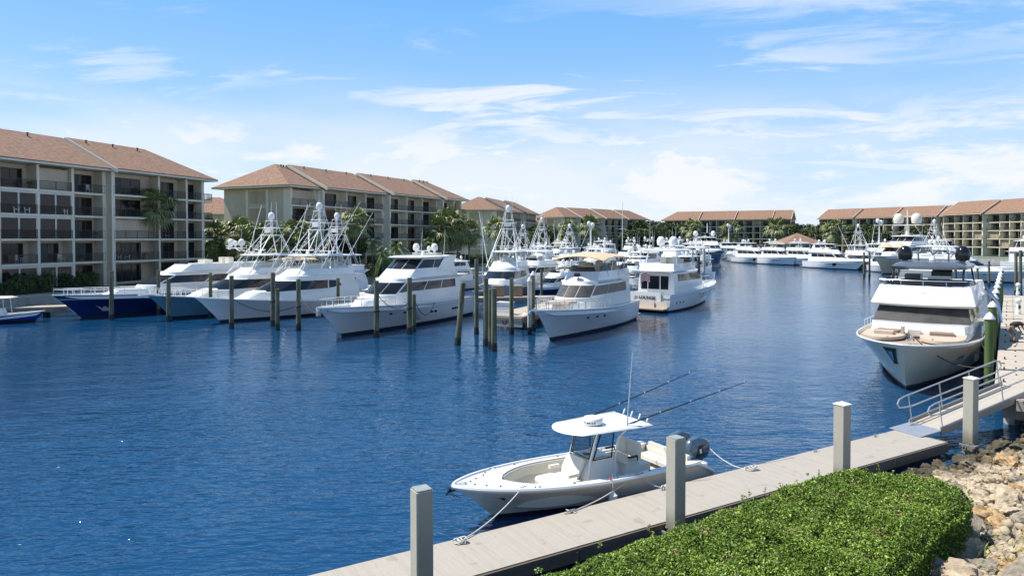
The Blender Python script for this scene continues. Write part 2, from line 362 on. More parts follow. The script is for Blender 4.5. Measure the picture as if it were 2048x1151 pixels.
def building(label, p0, p1, depth, mods, near=1, fh=2.8, stagger=1.4, levels=5, ground=G, wallm=None, ridge=4.3, seed=0, strips=False, enclosed=None, group='condominium blocks round the marina'):
    """facade from p0 (left) to p1 (right) seen from the water; local x along it, local y into the block.
    mods: (x0, x1, offset towards water, [bay widths], hip left, hip right)"""
    rnd = random.Random(seed); p0 = Vector(p0); p1 = Vector(p1); d = p1 - p0; a = math.atan2(d.y, d.x)
    wallm = wallm or STUC
    r = empty('apartment_building', label, 'building', (p0.x, p0.y, ground), a, group)
    Ht = fh * levels
    def put(name, me, x, y, z):
        return link(name, me, r, (x, y, z))
    for mi_, (x0, x1, off, bays, hl, hr) in enumerate(mods):
        yo = -off * (.65 if near == 2 else 1.)
        b = MB(); b.bbox(x0, x1, yo + 1.5, yo + depth, -.4, Ht)
        wl = b.build('wall', wallm, r, smooth=False)
        # end-wall relief
        if strips and mi_ == 0:
            for q in (.32, .62):
                s_ = MB(); s_.bbox(x0 - .12, x0 + .05, yo + depth * q, yo + depth * q + .5, 0, Ht - .1); s_.build('wall_pilaster', TRIM, r, smooth=False)
            for lv in range(levels):
                s_ = MB(); s_.bbox(x0 - .05, x0 + .02, yo + depth * .36, yo + depth * .60, lv * fh + .25, lv * fh + 2.3); s_.build('louvred_panel', STUC2, r, smooth=False)
                s_ = MB(); s_.bbox(x0 - .09, x0 + .02, yo + depth * .345, yo + depth * .615, lv * fh + 2.36, lv * fh + 2.5); s_.build('ledge', TRIM, r, smooth=False)
        tot = sum(bays); x = x0; k = (x1 - x0) / tot
        edges = [x0]
        for w_ in bays: edges.append(edges[-1] + w_ * k)
        for i, xe in enumerate(edges):
            wd = .42 if i in (0, len(edges) - 1) else .26
            b = MB(); xc = min(max(xe, x0 + wd / 2), x1 - wd / 2)
            b.bbox(xc - wd / 2, xc + wd / 2, yo - .02, yo + 1.5, -.4, Ht - .03); b.build('partition_wall', TRIM if near < 2 else STUC, r, smooth=False)
            if near == 2:
                b = MB(); b.bbox(xc - wd / 2 - .03, xc + wd / 2 + .03, yo - .10, yo - .02, -.4, Ht); b.build('column', TRIM, r, smooth=False)
        for lv in range(1, levels):
            for i in range(len(bays)):
                xa, xb = edges[i] + .13, edges[i + 1] - .13
                if i == 0: xa += .1
                if i == len(bays) - 1: xb -= .1
                bow = .35 if (near == 2 and bays[i] > 6) else 0.
                b = MB(); n = 6
                fr = [(xa + (xb - xa) * q / n, yo - .16 - bow * math.sin(math.pi * q / n)) for q in range(n + 1)] if bow else [(xa, yo - .16), (xb, yo - .16)]
                b.prism(fr + [(xb, yo + 1.48), (xa, yo + 1.48)], lv * fh - .24, lv * fh)
                b.build('balcony_slab', TRIM, r, smooth=False)
        for i in range(len(bays)):
            xa, xb = edges[i] + .16, edges[i + 1] - .16; bw = xb - xa
            if i == 0: xa += .1
            for lv in range(levels):
                z = lv * fh; enc = enclosed and enclosed(mi_, i, lv)
                if enc:   # glazed-in balcony
                    n = max(2, round(bw / 1.9)); pw = bw / n
                    for q in range(n):
                        pn_ = MB(); pn_.bbox(xa + q * pw + .09, xa + (q + 1) * pw - .09, yo + .02, yo + .05, z + .1, z + fh - .5)
                        f_ = MB(); f_.bbox(xa + q * pw, xa + q * pw + .09, yo - .03, yo + .09, z, z + fh - .42); f_.bbox(xa + (q + 1) * pw - .09, xa + (q + 1) * pw, yo - .03, yo + .09, z, z + fh - .42)
                        fo = f_.build('window_frame', WFR, r, smooth=False); pn_.build('pane', BGL, fo, smooth=False)
                    h_ = MB(); h_.bbox(xa, xb, yo - .05, yo + .12, z + fh - .5, z + fh - .245); h_.build('window_header', WFR, r, smooth=False)
                else:
                    closed = rnd.random() < .07 and lv > 0
                    if closed:
                        c_ = MB(); c_.bbox(xa, xb, yo + .5, yo + .6, z, z + fh - .3); c_.build('storm_shutter', wallm, r, smooth=False)
                    else:
                        dw = min(bw * (.66 if bw > 3.4 else .74), 4.6)
                        dw = round(dw, 1); me = door_mesh(dw, 2.25, rnd.choice([0, 0, 0, 1, 1, 2]))
                        put('sliding_door', me, xa + min(.9, bw * .2), yo + 1.5 - .10, z + .03)
                if lv > 0: put('railing', rail_mesh(round(bw, 1), near), xa, yo - .08 if not enc else yo - .12, z)
        # roof
        oh = 1.25; ye = yo - oh; yr = yo + depth / 2; yb = yo + depth + oh; ze = Ht + .05; zr = Ht + ridge
        xl = x0 - (oh + .3 if hl else .12); xr_ = x1 + (oh + .3 if hr else .12)
        rl = x0 + 4.2 if hl else xl; rr = x1 - 3.6 if hr else xr_
        top = [(xl, ye, ze), (xr_, ye, ze), (xr_, yb, ze), (xl, yb, ze), (rl, yr, zr), (rr, yr, zr)]
        t_ = .28
        if not hl: top[4] = (xl, yr, zr)
        vs_ = [(x_, y_, z_ + t_) for x_, y_, z_ in top] + [(x_, y_, z_) for x_, y_, z_ in top[:4]]
        b = MB(); b.add(vs_, [(0, 1, 5, 4), (2, 3, 4, 5), (1, 2, 5), (3, 0, 4)])
        rf = b.build('roof', ROOF, r, smooth=False)
        so = MB(); so.add([(x_, y_, z_ + .02) for x_, y_, z_ in top[:4]], [(3, 2, 1, 0)]); so.build('soffit', TRIM, rf, smooth=False)
        fa = MB(); fa.bbox(xl, xr_, ye - .03, ye + .05, ze - .02, ze + .2, 0); fa.bbox(xl, xr_, ye - .06, ye + .02, ze + .2, ze + .3, 1)
        if hl: fa.bbox(xl - .03, xl + .05, ye + .06, yb, ze - .02, ze + .2); fa.bbox(xl - .06, xl + .02, ye + .03, yb, ze + .2, ze + .3, 1)
        if hr: fa.bbox(xr_ - .05, xr_ + .03, ye + .06, yb, ze - .02, ze + .2); fa.bbox(xr_ - .02, xr_ + .06, ye + .03, yb, ze + .2, ze + .3, 1)
        fa.build('fascia', [TRIM, FASC], rf, smooth=False)
        for hip, xx, sg in ((hl, xl, -1), (hr, xr_, 1)):
            if hip: continue
            b = MB()   # rake board, both slopes
            for ya, yb_ in ((ye, yr), (yr, yb)):
                za, zb_ = (ze, zr) if ya == ye else (zr, ze)
                b.add([(xx + sg * .01, ya, za - .25), (xx + sg * .01, yb_, zb_ - .25), (xx + sg * .01, yb_, zb_ + t_ - .02), (xx + sg * .01, ya, za + t_ - .02),
                       (xx + sg * .14, ya, za - .25), (xx + sg * .14, yb_, zb_ - .25), (xx + sg * .14, yb_, zb_ + t_ - .02), (xx + sg * .14, ya, za + t_ - .02)],
                      [(0, 1, 2, 3), (7, 6, 5, 4), (0, 4, 5, 1), (3, 2, 6, 7), (0, 3, 7, 4), (1, 5, 6, 2)])
            b.build('rake_board', TRIM, rf, smooth=False)
            b = MB(); xg = x0 + .03 if sg < 0 else x1 - .03
            b.add([(xg, yo + .1, Ht), (xg, yo + depth - .1, Ht), (xg, yr, zr - .35)], [(0, 1, 2)]); b.build('gable_wall', wallm, r, smooth=False)
        if near >= 1:
            for q in range(3):
                b = MB(); fx = rl + (rr - rl) * (.15 + .33 * q); b.lathe([(.09, -.3), (.09, .25), (.16, .26), (.16, .34), (.02, .36)], (fx, yr - 1.2, zr + t_ - 1.2 * ridge / (depth / 2 + oh) + .1), 8); b.build('roof_vent', FASC, rf)
        if hr and near:   # corner balconies that wrap the end wall
            for lv in range(2, levels):
                b = MB(); b.bbox(x1 + .02, x1 + 1.7, yo - .16, yo + 1.45, lv * fh - .24, lv * fh); b.build('balcony_slab', TRIM, r, smooth=False)
                put('railing', rail_mesh(1.6, near), x1 + .05, yo - .08, lv * fh)
                q = put('railing', rail_mesh(1.5, near), x1 + 1.64, yo - .06, lv * fh); q.rotation_euler.z = R(90)
    return r
def enc_left(mi_, i, lv): return (mi_ == 0 and i <= 2 and lv in (0, 2, 3))
ux = Vector((.305, .952))
b_left = building('four-storey beige block with brown roof, nearest on the left bank', (-59.8, 58.9), (-46.35, 100.9), 14.5,
    [(0, 28.4, 0, [6, 4.6, 4.6, 4.4, 4.3, 4.5], False, False), (28.4, 44.1, 1.5, [7.4, 4.9, 3.3], False, True)], near=2, seed=3, enclosed=lambda m_, i, l: m_ == 0 and i in (2, 3, 4) and l in (0, 2, 3))
b_mid = building('beige block with stepped brown roofs behind the sportfishing boats', (-36.3, 112), (-15.8, 155.6), 15,
    [(0, 6, 0, [6], True, False), (6, 23.4, 1.5, [6.5, 5.5, 5.4], False, False), (23.4, 40.8, 3.0, [6, 5.7, 5.7], False, False), (40.8, 49, 4.5, [5, 3.6], False, True)], near=1, seed=5, strips=True)
b_3 = building('block seen mostly by its blank end wall, between the two rows of towers', (-4.7, 206), (5.8, 247), 14,
    [(0, 8, 0, [4, 4], True, False), (8, 25, 1.5, [6, 5.5, 5.5], False, False), (25, 42, 3, [6, 5.5, 5.5], False, True)], near=0, seed=6, strips=True)
b_4 = building('long block with three roof steps behind the middle of the marina', (20.8, 273), (58.3, 317), 14,
    [(0, 9, 0, [4.5, 4.5], True, False), (9, 25, 1.5, [5.4, 5.3, 5.3], False, False), (25, 41, 3, [5.4, 5.3, 5.3], False, False), (41, 57.5, 4.5, [5.4, 5.3, 5.3], False, True)], near=0, seed=7, strips=True)
b_5 = building('wide far block facing us across the end of the channel', (73.8, 328), (123, 300), 13,
    [(0, 16, 1.5, [4, 4, 3, 5], True, False), (16, 32, 0.2, [5, 3, 4, 4], False, False), (32, 48, -1.2, [4, 4, 3, 5], False, False), (48, 56, -2.4, [4, 4], False, False)], near=0, seed=8, wallm=STUC2)
b_6 = building('row of stepped roofs at the right behind the two big cream domes', (138, 303), (165, 259), 13,
    [(0, 16, 3, [4, 4, 3, 5], False, False), (16, 32, 1.6, [5, 3, 4, 4], False, False), (32, 48, .2, [4, 4, 3, 5], False, False), (48, 54, -1.2, [3, 3], False, False)], near=0, seed=9, wallm=STUC2)
b_7 = building('rightmost block with tall balconies running out of the picture', (161, 251), (171, 198), 13,
    [(0, 17, 3, [5, 3.6, 4, 4], False, False), (17, 35, 1.6, [5, 3.6, 4, 5], False, False), (35, 54, .2, [5, 4, 5, 5], False, False)], near=0, seed=10, wallm=STUC2, ridge=4.8)
def small_roof(label, x, y, w_, d_, z, hgt, name='house', rz=0., cat='house'):
    r = empty(name, label, cat, (x, y, G), rz)
    b = MB(); b.bbox(-w_ / 2 + .8, w_ / 2 - .8, -d_ / 2 + .8, d_ / 2 - .8, -.4, z); b.build('wall', STUC, r, smooth=False)
    b = MB(); v_ = [(-w_ / 2, -d_ / 2, z), (w_ / 2, -d_ / 2, z), (w_ / 2, d_ / 2, z), (-w_ / 2, d_ / 2, z)]; k = max(0, (w_ - d_) / 2)
    b.add(v_ + [(-k, 0, z + hgt), (k, 0, z + hgt)], [(0, 1, 5, 4), (1, 2, 5), (2, 3, 4, 5), (3, 0, 4), (3, 2, 1, 0)]); b.build('roof', ROOF, r, smooth=False)
    b = MB(); b.bbox(-w_ / 2 - .05, w_ / 2 + .05, -d_ / 2 - .05, -d_ / 2 + .03, z - .12, z + .12); b.build('fascia', TRIM, r, smooth=False); return r
small_roof('low brown-roofed house glimpsed between the two left blocks', -66, 152, 16, 14, 10.8, 4)
small_roof('low brown-roofed house beside the third block', 7.5, 262, 18, 12, 8.5, 4.2)
gz = empty('waterfront_pavilion', 'open pavilion with a low brown hip roof among the far trees', 'pavilion', (at(1594, 500, 1.9).x * 230 / at(1594, 500, 1.9).y, 230, G))
b = MB(); b.add([(-6.9, -6.9, 3.9), (6.9, -6.9, 3.9), (6.9, 6.9, 3.9), (-6.9, 6.9, 3.9), (0, 0, 7.5)], [(0, 1, 4), (1, 2, 4), (2, 3, 4), (3, 0, 4), (3, 2, 1, 0)]); b.build('roof', ROOF, gz, smooth=False)
b = MB(); b.bbox(-6.95, 6.95, -6.97, -6.9, 3.75, 4.0); b.bbox(-6.97, -6.91, -6.88, 6.95, 3.75, 4.0); b.build('fascia', TRIM, gz, smooth=False)
for qx in (-5.6, -1.9, 1.9, 5.6):
    for qy in (-5.6, 5.6):
        b = MB(); b.bbox(qx - .25, qx + .25, qy - .25, qy + .25, -.3, 3.9); b.build('column', TRIM, gz, smooth=False)
b = MB(); b.bbox(-3.2, 3.2, -2.5, 4, -.2, 3.8); b.build('wall', STUC2, gz, smooth=False)

# white chairs and tables on the near block's balconies
CHW = mat('white_plastic_chair', (.72, .72, .70), .5)
def chair(label, x, lv, y=.9, rz=0.):
    a = b_left.rotation_euler.z; c_, s_ = math.cos(a), math.sin(a); px = b_left.location.x + x * c_ - y * s_; py_ = b_left.location.y + x * s_ + y * c_
    if chair.proto: 
        q = copy_tree(chair.proto); q.location = (px, py_, G + lv * 2.8 + .01); q.rotation_euler.z = a + rz; q['label'] = label; return q
    r = empty('patio_chair', label, 'chair', (px, py_, G + lv * 2.8 + .01), a + rz, 'white patio chairs on the balconies'); chair.proto = r
    b = MB(); b.box((0, 0, .42), (.55, .5, .05)); b.build('seat', CHW, r)
    b = MB()
    for q in range(4): b.box((-.2 + q * .133, .26, .72), (.09, .04, .55))
    b.box((0, .26, .98), (.52, .05, .08)); b.build('backrest', CHW, r)
    for sx in (-.25, .25):
        for sy in (-.22, .24):
            b = MB(); b.box((sx, sy, .2), (.05, .05, .4)); b.build('leg', CHW, r)
        b = MB(); b.box((sx * 1.1, 0, .64), (.06, .5, .04)); b.box((sx * 1.1, -.22, .53), (.05, .05, .2)); b.build('armrest', CHW, r)
chair.proto = None
chair('white chair on the lowest balcony left of the end partition', 22.6, 1, .3)
chair('white chair near the middle post of the lowest balcony', 17.6, 1, .3, .5)
chair('white lounger-like chair at the far left of the lowest balcony', 14.6, 1, .4, -.6)
chair('left one of two white chairs behind the glazed third-floor balcony', 17.0, 3, -.0, 0)
chair('right one of two white chairs behind the glazed third-floor balcony', 18.2, 3, -.0, 0)
chair('white chair at the right end of the third-floor balcony row', 22.8, 3, -.0, .3)
chair('white chair on the top balcony beside the palm crown', 37.2, 4, .5, .2)
chair('second white chair on the top balcony beside the palm crown', 38.0, 4, .5, -.3)
chair('white chair on the top corner balcony near the block end', 41.9, 4, .5, .1)
chair('white chair on the top balcony of the stepped-back bay', 26.6, 4, .5, .1)
chair('left chair of a pair on the lowest balcony beside the palm trunk', 30.6, 1, .5, .3)
chair('right chair of a pair on the lowest balcony beside the palm trunk', 31.9, 1, .5, -.4)
chair('lone white chair on the second balcony above the navy yacht', 30.9, 2, .5, .2)
chair('white chair on the second-floor balcony near the block corner', 38.6, 2, .5, -.2)
chair('white chair on the third-floor balcony near the block corner', 39.4, 3, .5, .4)
POTM = mat('terracotta_pot', (.30, .13, .07), .8)
def planter(label, x, lv):
    a = b_left.rotation_euler.z; c_, s_ = math.cos(a), math.sin(a); y = .35
    r = empty('potted_plant', label, 'potted plant', (b_left.location.x + x * c_ - y * s_, b_left.location.y + x * s_ + y * c_, G + lv * 2.8 + .01), 0, 'potted plants on the balconies')
    b = MB(); b.lathe([(.16, 0), (.22, .32), (.24, .34), (.2, .35)], (0, 0, 0), 10); b.build('pot', POTM, r)
    b = MB(); rr_ = random.Random(int(x * 10))
    for q in range(60):
        d = Vector((rr_.gauss(0, 1), rr_.gauss(0, 1), abs(rr_.gauss(0, 1)) + .4)).normalized(); p_ = Vector((0, 0, .35)) + d * rr_.uniform(.2, .65); s2 = d.cross(Vector((0, 0, 1))).normalized() * .06; b.add([p_ - d * .12, p_ + s2, p_ + d * .12, p_ - s2], [(0, 1, 2, 3)])
    b.build('foliage', mat('potted_leaf', (.05, .10, .02), .6, var=.4), r, smooth=False)
planter('potted plant on the lowest balcony left of the module step', 25.2, 1); planter('potted plant on the second balcony left of the module step', 27.2, 2); planter('potted plant on the top balcony at the far left', 19.0, 4); planter('potted plant on the lowest balcony right of the palm trunk', 34.6, 1)
# ---------------------------------------------------------------- vegetation
LEAFP = mat('palm_leaf', (.14, .185, .05), .5, var=.4, scale=1.3, var2=(.30, .33, .13))
LEAFD = mat('dark_tree_leaf', (.045, .075, .02), .65, var=.5, scale=.5, var2=(.11, .15, .04))
LEAFM = mat('olive_tree_leaf', (.06, .085, .028), .65, var=.4, scale=.5, var2=(.12, .145, .05))
LEAFC = mat('bright_frond_leaf', (.07, .13, .02), .5, var=.5, scale=1.3, var2=(.15, .24, .05))
THATCH = mat('dead_palm_thatch', (.16, .12, .07), .9, var=.4, scale=3)
BARK = mat('grey_palm_trunk', (.19, .165, .13), .95, var=.25, scale=2, bump=.8, bscale=8, stretch=(1, 1, 4))
BARKD = mat('dark_tree_bark', (.07, .055, .04), .95, var=.3, scale=2, bump=.8)
def sabal_crown(seed, n=46, size=1.0, mt=None, feather=False):
    rnd = random.Random(seed); V = []; F_ = []
    for i in range(n):
        th = rnd.uniform(0, 2 * math.pi); el = R(rnd.uniform(-62, 82)); L = rnd.uniform(.9, 1.35) * size
        d = Vector((math.cos(th) * math.cos(el), math.sin(th) * math.cos(el), math.sin(el)))
        s = d.cross(Vector((0, 0, 1)));  s.normalize(); up = s.cross(d).normalized()
        if not feather:
            base = d * L * .95 - Vector((0, 0, .12 * L))
            b = len(V); V += [Vector(), base + s * .02, base - s * .02]; F_.append((b, b + 1, b + 2))
            for k in range(13):
                a = R(-105 + 210 * k / 12); ld = (d * math.cos(a) + s * math.sin(a)); ll = L * (.95 - .3 * abs(a) / 2) * rnd.uniform(.85, 1.1)
                mid = base + ld * ll * .55 + up * .03; tip = base + ld * ll - Vector((0, 0, ll * rnd.uniform(.22, .6)))
                sd_ = (ld.cross(up)).normalized() * .075 * size
                b = len(V); V += [base, mid + sd_, tip, mid - sd_]; F_ += [(b, b + 1, b + 2, b + 3)]
        else:
            L *= 2.0; P = []
            for q in range(9):
                t = q / 8; P.append(d * L * t - Vector((0, 0, L * .55 * t * t)))
            for q in range(1, 9):
                for sg in (-1, 1):
                    for hh in (0, .5):
                        p = P[q - 1].lerp(P[q], hh) if hh else P[q]
                        tp = p + s * sg * L * .22 * (1 - .5 * abs(q / 8 - .4)) + (P[q] - P[q - 1]) * .9 - Vector((0, 0, .12 * L))
                        m_ = (p + tp) / 2; wv = (P[q] - P[q - 1]).normalized() * .06 * size
                        b = len(V); V += [p, m_ + wv, tp, m_ - wv]; F_.append((b, b + 1, b + 2, b + 3))
    me = bpy.data.meshes.new('palm_crown'); me.from_pydata([tuple(v_) for v_ in V], [], F_); me.materials.append(mt or LEAFP); me.update(); return me
CROWNS = [sabal_crown(i + 20, 50) for i in range(3)]
FEATH = [sabal_crown(40 + i, 20, .9, LEAFC, True) for i in range(2)]
def palm(label, base, h, size=1.5, feather=False, lean=(0, 0), group='cabbage palms along the marina', i=[0]):
    i[0] += 1; rnd = random.Random(i[0] * 7)
    r = empty('palm_tree', label, 'palm tree', base, rnd.uniform(0, 6), group)
    top = Vector((lean[0], lean[1], h)); b = MB(); rad = .17 if not feather else .12
    pts = [Vector((0, 0, -.2)), Vector((lean[0] * .1, lean[1] * .1, h * .33)), Vector((lean[0] * .45, lean[1] * .45, h * .66)), top]
    b.tube(pts, [rad * 1.35, rad, rad * .9, rad * .95], 8); b.build('trunk', BARK, r)
    c = link('crown', (FEATH if feather else CROWNS)[i[0] % (2 if feather else 3)], r, top); c.scale = (size,) * 3; c.rotation_euler.z = rnd.uniform(0, 6)
    if not feather:
        b = MB(); b.lathe([(.1, -.9), (.34, -.55), (.42, -.15), (.25, .12), (.05, .2)], top, 9); b.build('boot_thatch', THATCH, r)
    return r
def leafy(seed, n, lobes, ls, mt, up=.35):
    rs = np.random.RandomState(seed); V = []
    per = n // len(lobes)
    for (c, rr) in lobes:
        d = rs.normal(size=(per, 3)); d /= np.linalg.norm(d, axis=1)[:, None]
        q = rs.uniform(.55, 1.0, size=(per, 1)) ** .6
        wob = 1 + .18 * np.sin(d[:, :1] * 5 + seed) * np.cos(d[:, 1:2] * 6)
        V.append(np.array(c) + d * q * wob * np.array(rr))
    P = np.concatenate(V); n = len(P)
    nr = rs.normal(size=(n, 3)) + np.array([0, 0, up * 2]); nr /= np.linalg.norm(nr, axis=1)[:, None]
    t = np.cross(nr, rs.normal(size=(n, 3))); t /= np.linalg.norm(t, axis=1)[:, None]; bt = np.cross(nr, t)
    s = ls * rs.uniform(.6, 1.3, size=(n, 1))
    q = np.stack([P - t * s, P + bt * s * .5, P + t * s, P - bt * s * .5], 1).reshape(-1, 3)
    return npmesh('foliage', q, np.arange(4 * n).reshape(-1, 4), mt)
TREEM = []
for sd_, mt in ((1, LEAFD), (2, LEAFM), (3, LEAFD), (4, LEAFM)):
    rr = random.Random(sd_); lobes = [((rr.uniform(-1.6, 1.6), rr.uniform(-1.6, 1.6), rr.uniform(1.6, 4.6)), (rr.uniform(1.0, 1.8),) * 2 + (rr.uniform(.8, 1.3),)) for _ in range(9)]
    TREEM.append((leafy(sd_, 5200, lobes, .20, mt), lobes))
def tree(label, base, s=1., k=0, sz=None, group='leafy trees round the basin'):
    me, lobes = TREEM[k % 4]; r = empty('leafy_tree', label, 'tree', base, random.uniform(0, 6), group)
    b = MB(); b.tube([(0, 0, -.3), (.05, .02, 1.2), (0, 0, 2.6)], [.24, .17, .1], 7)
    for c, rr in lobes[:6]: b.tube([(0, 0, 1.3), (c[0] * .5, c[1] * .5, 1.2 + c[2] * .45), c], [.11, .07, .03], 5)
    b.build('trunk', BARKD, r); f = link('crown', me, r); r.scale = (s, s, sz or s); return r
def P2(px, Y, z=1.75):
    x = (px - CX) / FPX * Y; return (x, Y, z)
palm('tall cabbage palm standing against the nearest block', P2(310, 92), 10.4, 1.5)
for lb, px, Y, h, s in (
    ('left palm of the low cluster between the two left blocks', 418, 108, 6.6, 1.7), ('palm with drooping skirt in front of the blank end wall', 452, 112, 5.8, 1.8),
    ('palm left of the nearest tower against the end wall', 478, 108, 6.8, 1.7), ('low palm hidden behind the first lookout tower', 500, 104, 5.0, 1.8), ('palm just right of the first lookout tower', 520, 106, 5.6, 1.7),
    ('palm behind the flybridge of the first sportfisher', 560, 104, 5.4, 1.6), ('palm left of the second lookout tower', 590, 107, 6.4, 1.6), ('short palm by the corner of the second block', 612, 106, 5.2, 1.6),
    ('tall palm crossing the third-floor balconies of the second block', 712, 112, 8.6, 1.55), ('palm at the right end of the second block, leftmost of four', 878, 138, 7.6, 1.9),
    ('second of four palms at the right end of the second block', 897, 140, 9.4, 1.9), ('third of four palms at the right end of the second block', 915, 142, 8.4, 1.8), ('rightmost of four palms at the end of the second block', 938, 144, 7.2, 1.8),
    ('palm in front of the third block behind the wide tower', 993, 180, 8.6, 2.0), ('palm before the fourth block near its left corner', 1135, 235, 9, 2.2), ('palm crown in front of the fourth block balconies', 1180, 240, 10.5, 2.4),
    ('palm before the far wide block, left one', 1385, 280, 10, 2.6), ('palm before the far wide block, right one', 1462, 280, 9.4, 2.6), ('palm left of the pavilion roof', 1552, 248, 9.8, 2.5), ('palm between pavilion and right-hand block', 1668, 250, 9, 2.5)):
    palm(lb, P2(px, Y), h, s)
for lb, px, Y, h, s in (('feather-leaved palm low before the second block, left one', 765, 108, 3.6, 1.05), ('feather-leaved palm low before the second block, middle one', 795, 112, 4.4, 1.1), ('feather-leaved palm low before the second block, right one', 862, 130, 5.0, 1.15), ('dark feather palm against the ground floor of the second block', 745, 112, 5.2, 1.1)):
    palm(lb, P2(px, Y), h, s, True, group='feather palms by the second block')
for i, (lb, px, Y, s, sz) in enumerate((
    ('dark bushy tree low at the gap between the two left blocks', 432, 116, 1.15, 1.1), ('dark bushy tree filling the foot of the end wall', 470, 115, 1.1, .95), ('bushy tree behind the first sportfisher, against the end wall', 520, 113, 1.0, .9),
    ('dark tree behind the flybridge between the first two towers', 575, 110, 1.0, 1.0), ('dark tree against the second block below the tall palm', 700, 122, 1.1, 1.3), ('bushy tree right of the wide lookout tower', 1062, 205, 1.7, 1.5), ('small dark tree at the corner of the fourth block', 1085, 225, 1.8, 1.9), ('tree between third and fourth block roofs', 1075, 250, 2.0, 2.2),
    ('leftmost tree of the far grove between the two far blocks', 1290, 300, 2.6, 2.6), ('second tree of the far grove between the two far blocks', 1312, 290, 2.4, 2.4), ('right tree of the far grove beside the wide far block', 1335, 310, 2.6, 2.5), ('tree behind the masts left of the wide far block', 1265, 285, 2.0, 1.9),
    ('rounded tree in front of the right end of the wide far block', 1570, 262, 2.1, 2.2), ('tree behind the pavilion roof, left one', 1600, 300, 2.6, 2.3), ('tree behind the pavilion roof, right one', 1628, 290, 2.4, 2.2), ('large tree filling the gap right of the pavilion', 1650, 275, 2.2, 2.0),
    ('tree in front of the row of stepped roofs, left one', 1722, 240, 2.0, 2.1), ('tree in front of the row of stepped roofs, middle one', 1748, 238, 2.0, 2.0), ('tree in front of the row of stepped roofs, behind the cream domes', 1836, 225, 1.7, 1.9))):
    tree(lb, P2(px, Y), s, i, sz)
# far belt of woodland that reads as one mass
rs = np.random.RandomState(5); lob = []
for q in range(60):
    Y = 420 + rs.uniform(0, 60); X = -120 + q * 8.5 + rs.uniform(-3, 3); lob.append(((X, Y, 7 + rs.uniform(-2, 3.5)), (7, 6, 5.5)))
wd_ = link('far_woodland', leafy(77, 60000, lob, .9, LEAFD)); stuff(wd_); tag(wd_, 'distant dark belt of trees behind all the blocks', 'woodland')
# shrub beds
HED = leafy(31, 5200, [((x, 0, .55), (.62, .55, .55)) for x in np.arange(-2.2, 2.3, .55)], .06, LEAFM)
HED2 = leafy(32, 4200, [((x, 0, .5 + .25 * (k_ % 2)), (.7, .7, .6)) for k_, x in enumerate(np.arange(-2.0, 2.3, .8))], .10, LEAFD)
CORE = mat('hedge_twigs_and_shade', (.03, .028, .018), .95)
def hedge(label, px, Y, s, rz, me, sz=1.):
    r = empty('shrub_bed', label, 'shrubs', P2(px, Y, 1.72), rz, 'planting strips before the blocks'); link('foliage', me, r)
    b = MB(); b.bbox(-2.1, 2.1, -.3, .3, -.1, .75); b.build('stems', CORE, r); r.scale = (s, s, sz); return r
AB = math.atan2(.952, .305)
hedge('untrimmed shrubs in front of the patio of the nearest block', 60, 74.5, 1.0, AB, HED2, 1.5)
hedge('shrub bed behind the navy yacht bow rail', 150, 82, 1.1, AB, HED2, 1.3)
hedge('shrub bed between patio and seawall, furthest right', 205, 88, 1.1, AB, HED2, 1.2)
hedge('shrub bed at the left picture edge', 12, 70.5, 1.0, AB, HED2, 1.1)
hedge('clipped hedge in front of the parked cars, left part', 905, 152, 2.6, 1.1, HED, 2.0)
hedge('clipped hedge in front of the parked cars, right part', 950, 160, 2.6, 1.1, HED, 2.0)
hedge('dark shrubs at the foot of the second block', 812, 118, 2.0, 1.1, HED2, 2.0)
hedge('dark shrubs beneath the second block, further left', 770, 112, 2.0, 1.1, HED2, 1.8)

# parked cars
def car_mesh(label, loc, rz, body):
    r = empty('parked_car', label, 'car', loc, rz, 'cars parked behind the hedge')
    prof = [(-2.2, .35), (-2.25, .8), (-2.0, .98), (-1.5, 1.02), (-1.05, 1.45), (.35, 1.47), (1.05, 1.02), (2.0, .88), (2.2, .7), (2.2, .35)]
    b = MB(); n = len(prof); vs = []
    for y, k in ((-.86, 1.), (.86, 1.)):
        for x, z in prof: vs.append((x, y * (.82 if z > 1.1 else 1), z))
    b.add(vs, [tuple(range(n)), tuple(reversed(range(n, 2 * n)))] + [(i, (i + 1) % n, n + (i + 1) % n, n + i)[::-1] for i in range(n)]); b.build('body', body, r)
    b = MB()
    for sg in (-1, 1): b.add([(-1.4, sg * .855, 1.05), (.95, sg * .855, 1.05), (.3, sg * .73, 1.42), (-1.0, sg * .73, 1.42)], [(0, 1, 2, 3)])
    b.add([(1.03, -.7, 1.06), (1.03, .7, 1.06), (.42, .62, 1.45), (.42, -.62, 1.45)], [(0, 1, 2, 3)]); b.build('window', GLASS, r, smooth=False)
    for sx in (-1.35, 1.35):
        for sy in (-.82, .82):
            b = MB(); b.lathe([(.05, -.1), (.32, -.1), (.32, .1), (.05, .1)], (sx, sy, .33), 14, rm=Matrix.Rotation(R(90), 3, 'X')); b.build('wheel', DARK, r)
for lb, px, Y, mt in (('dark car parked nearest the palms behind the hedge', 905, 172, mat('dark_car_paint', (.02, .025, .05), .2)), ('white car parked left of the dark car', 868, 168, mat('white_car_paint', (.7, .7, .7), .2)), ('silver car parked right behind the hedge gap', 948, 178, mat('silver_car_paint', (.35, .36, .38), .25, .6))):
    car_mesh(lb, P2(px, Y, 1.9), R(25), mt)
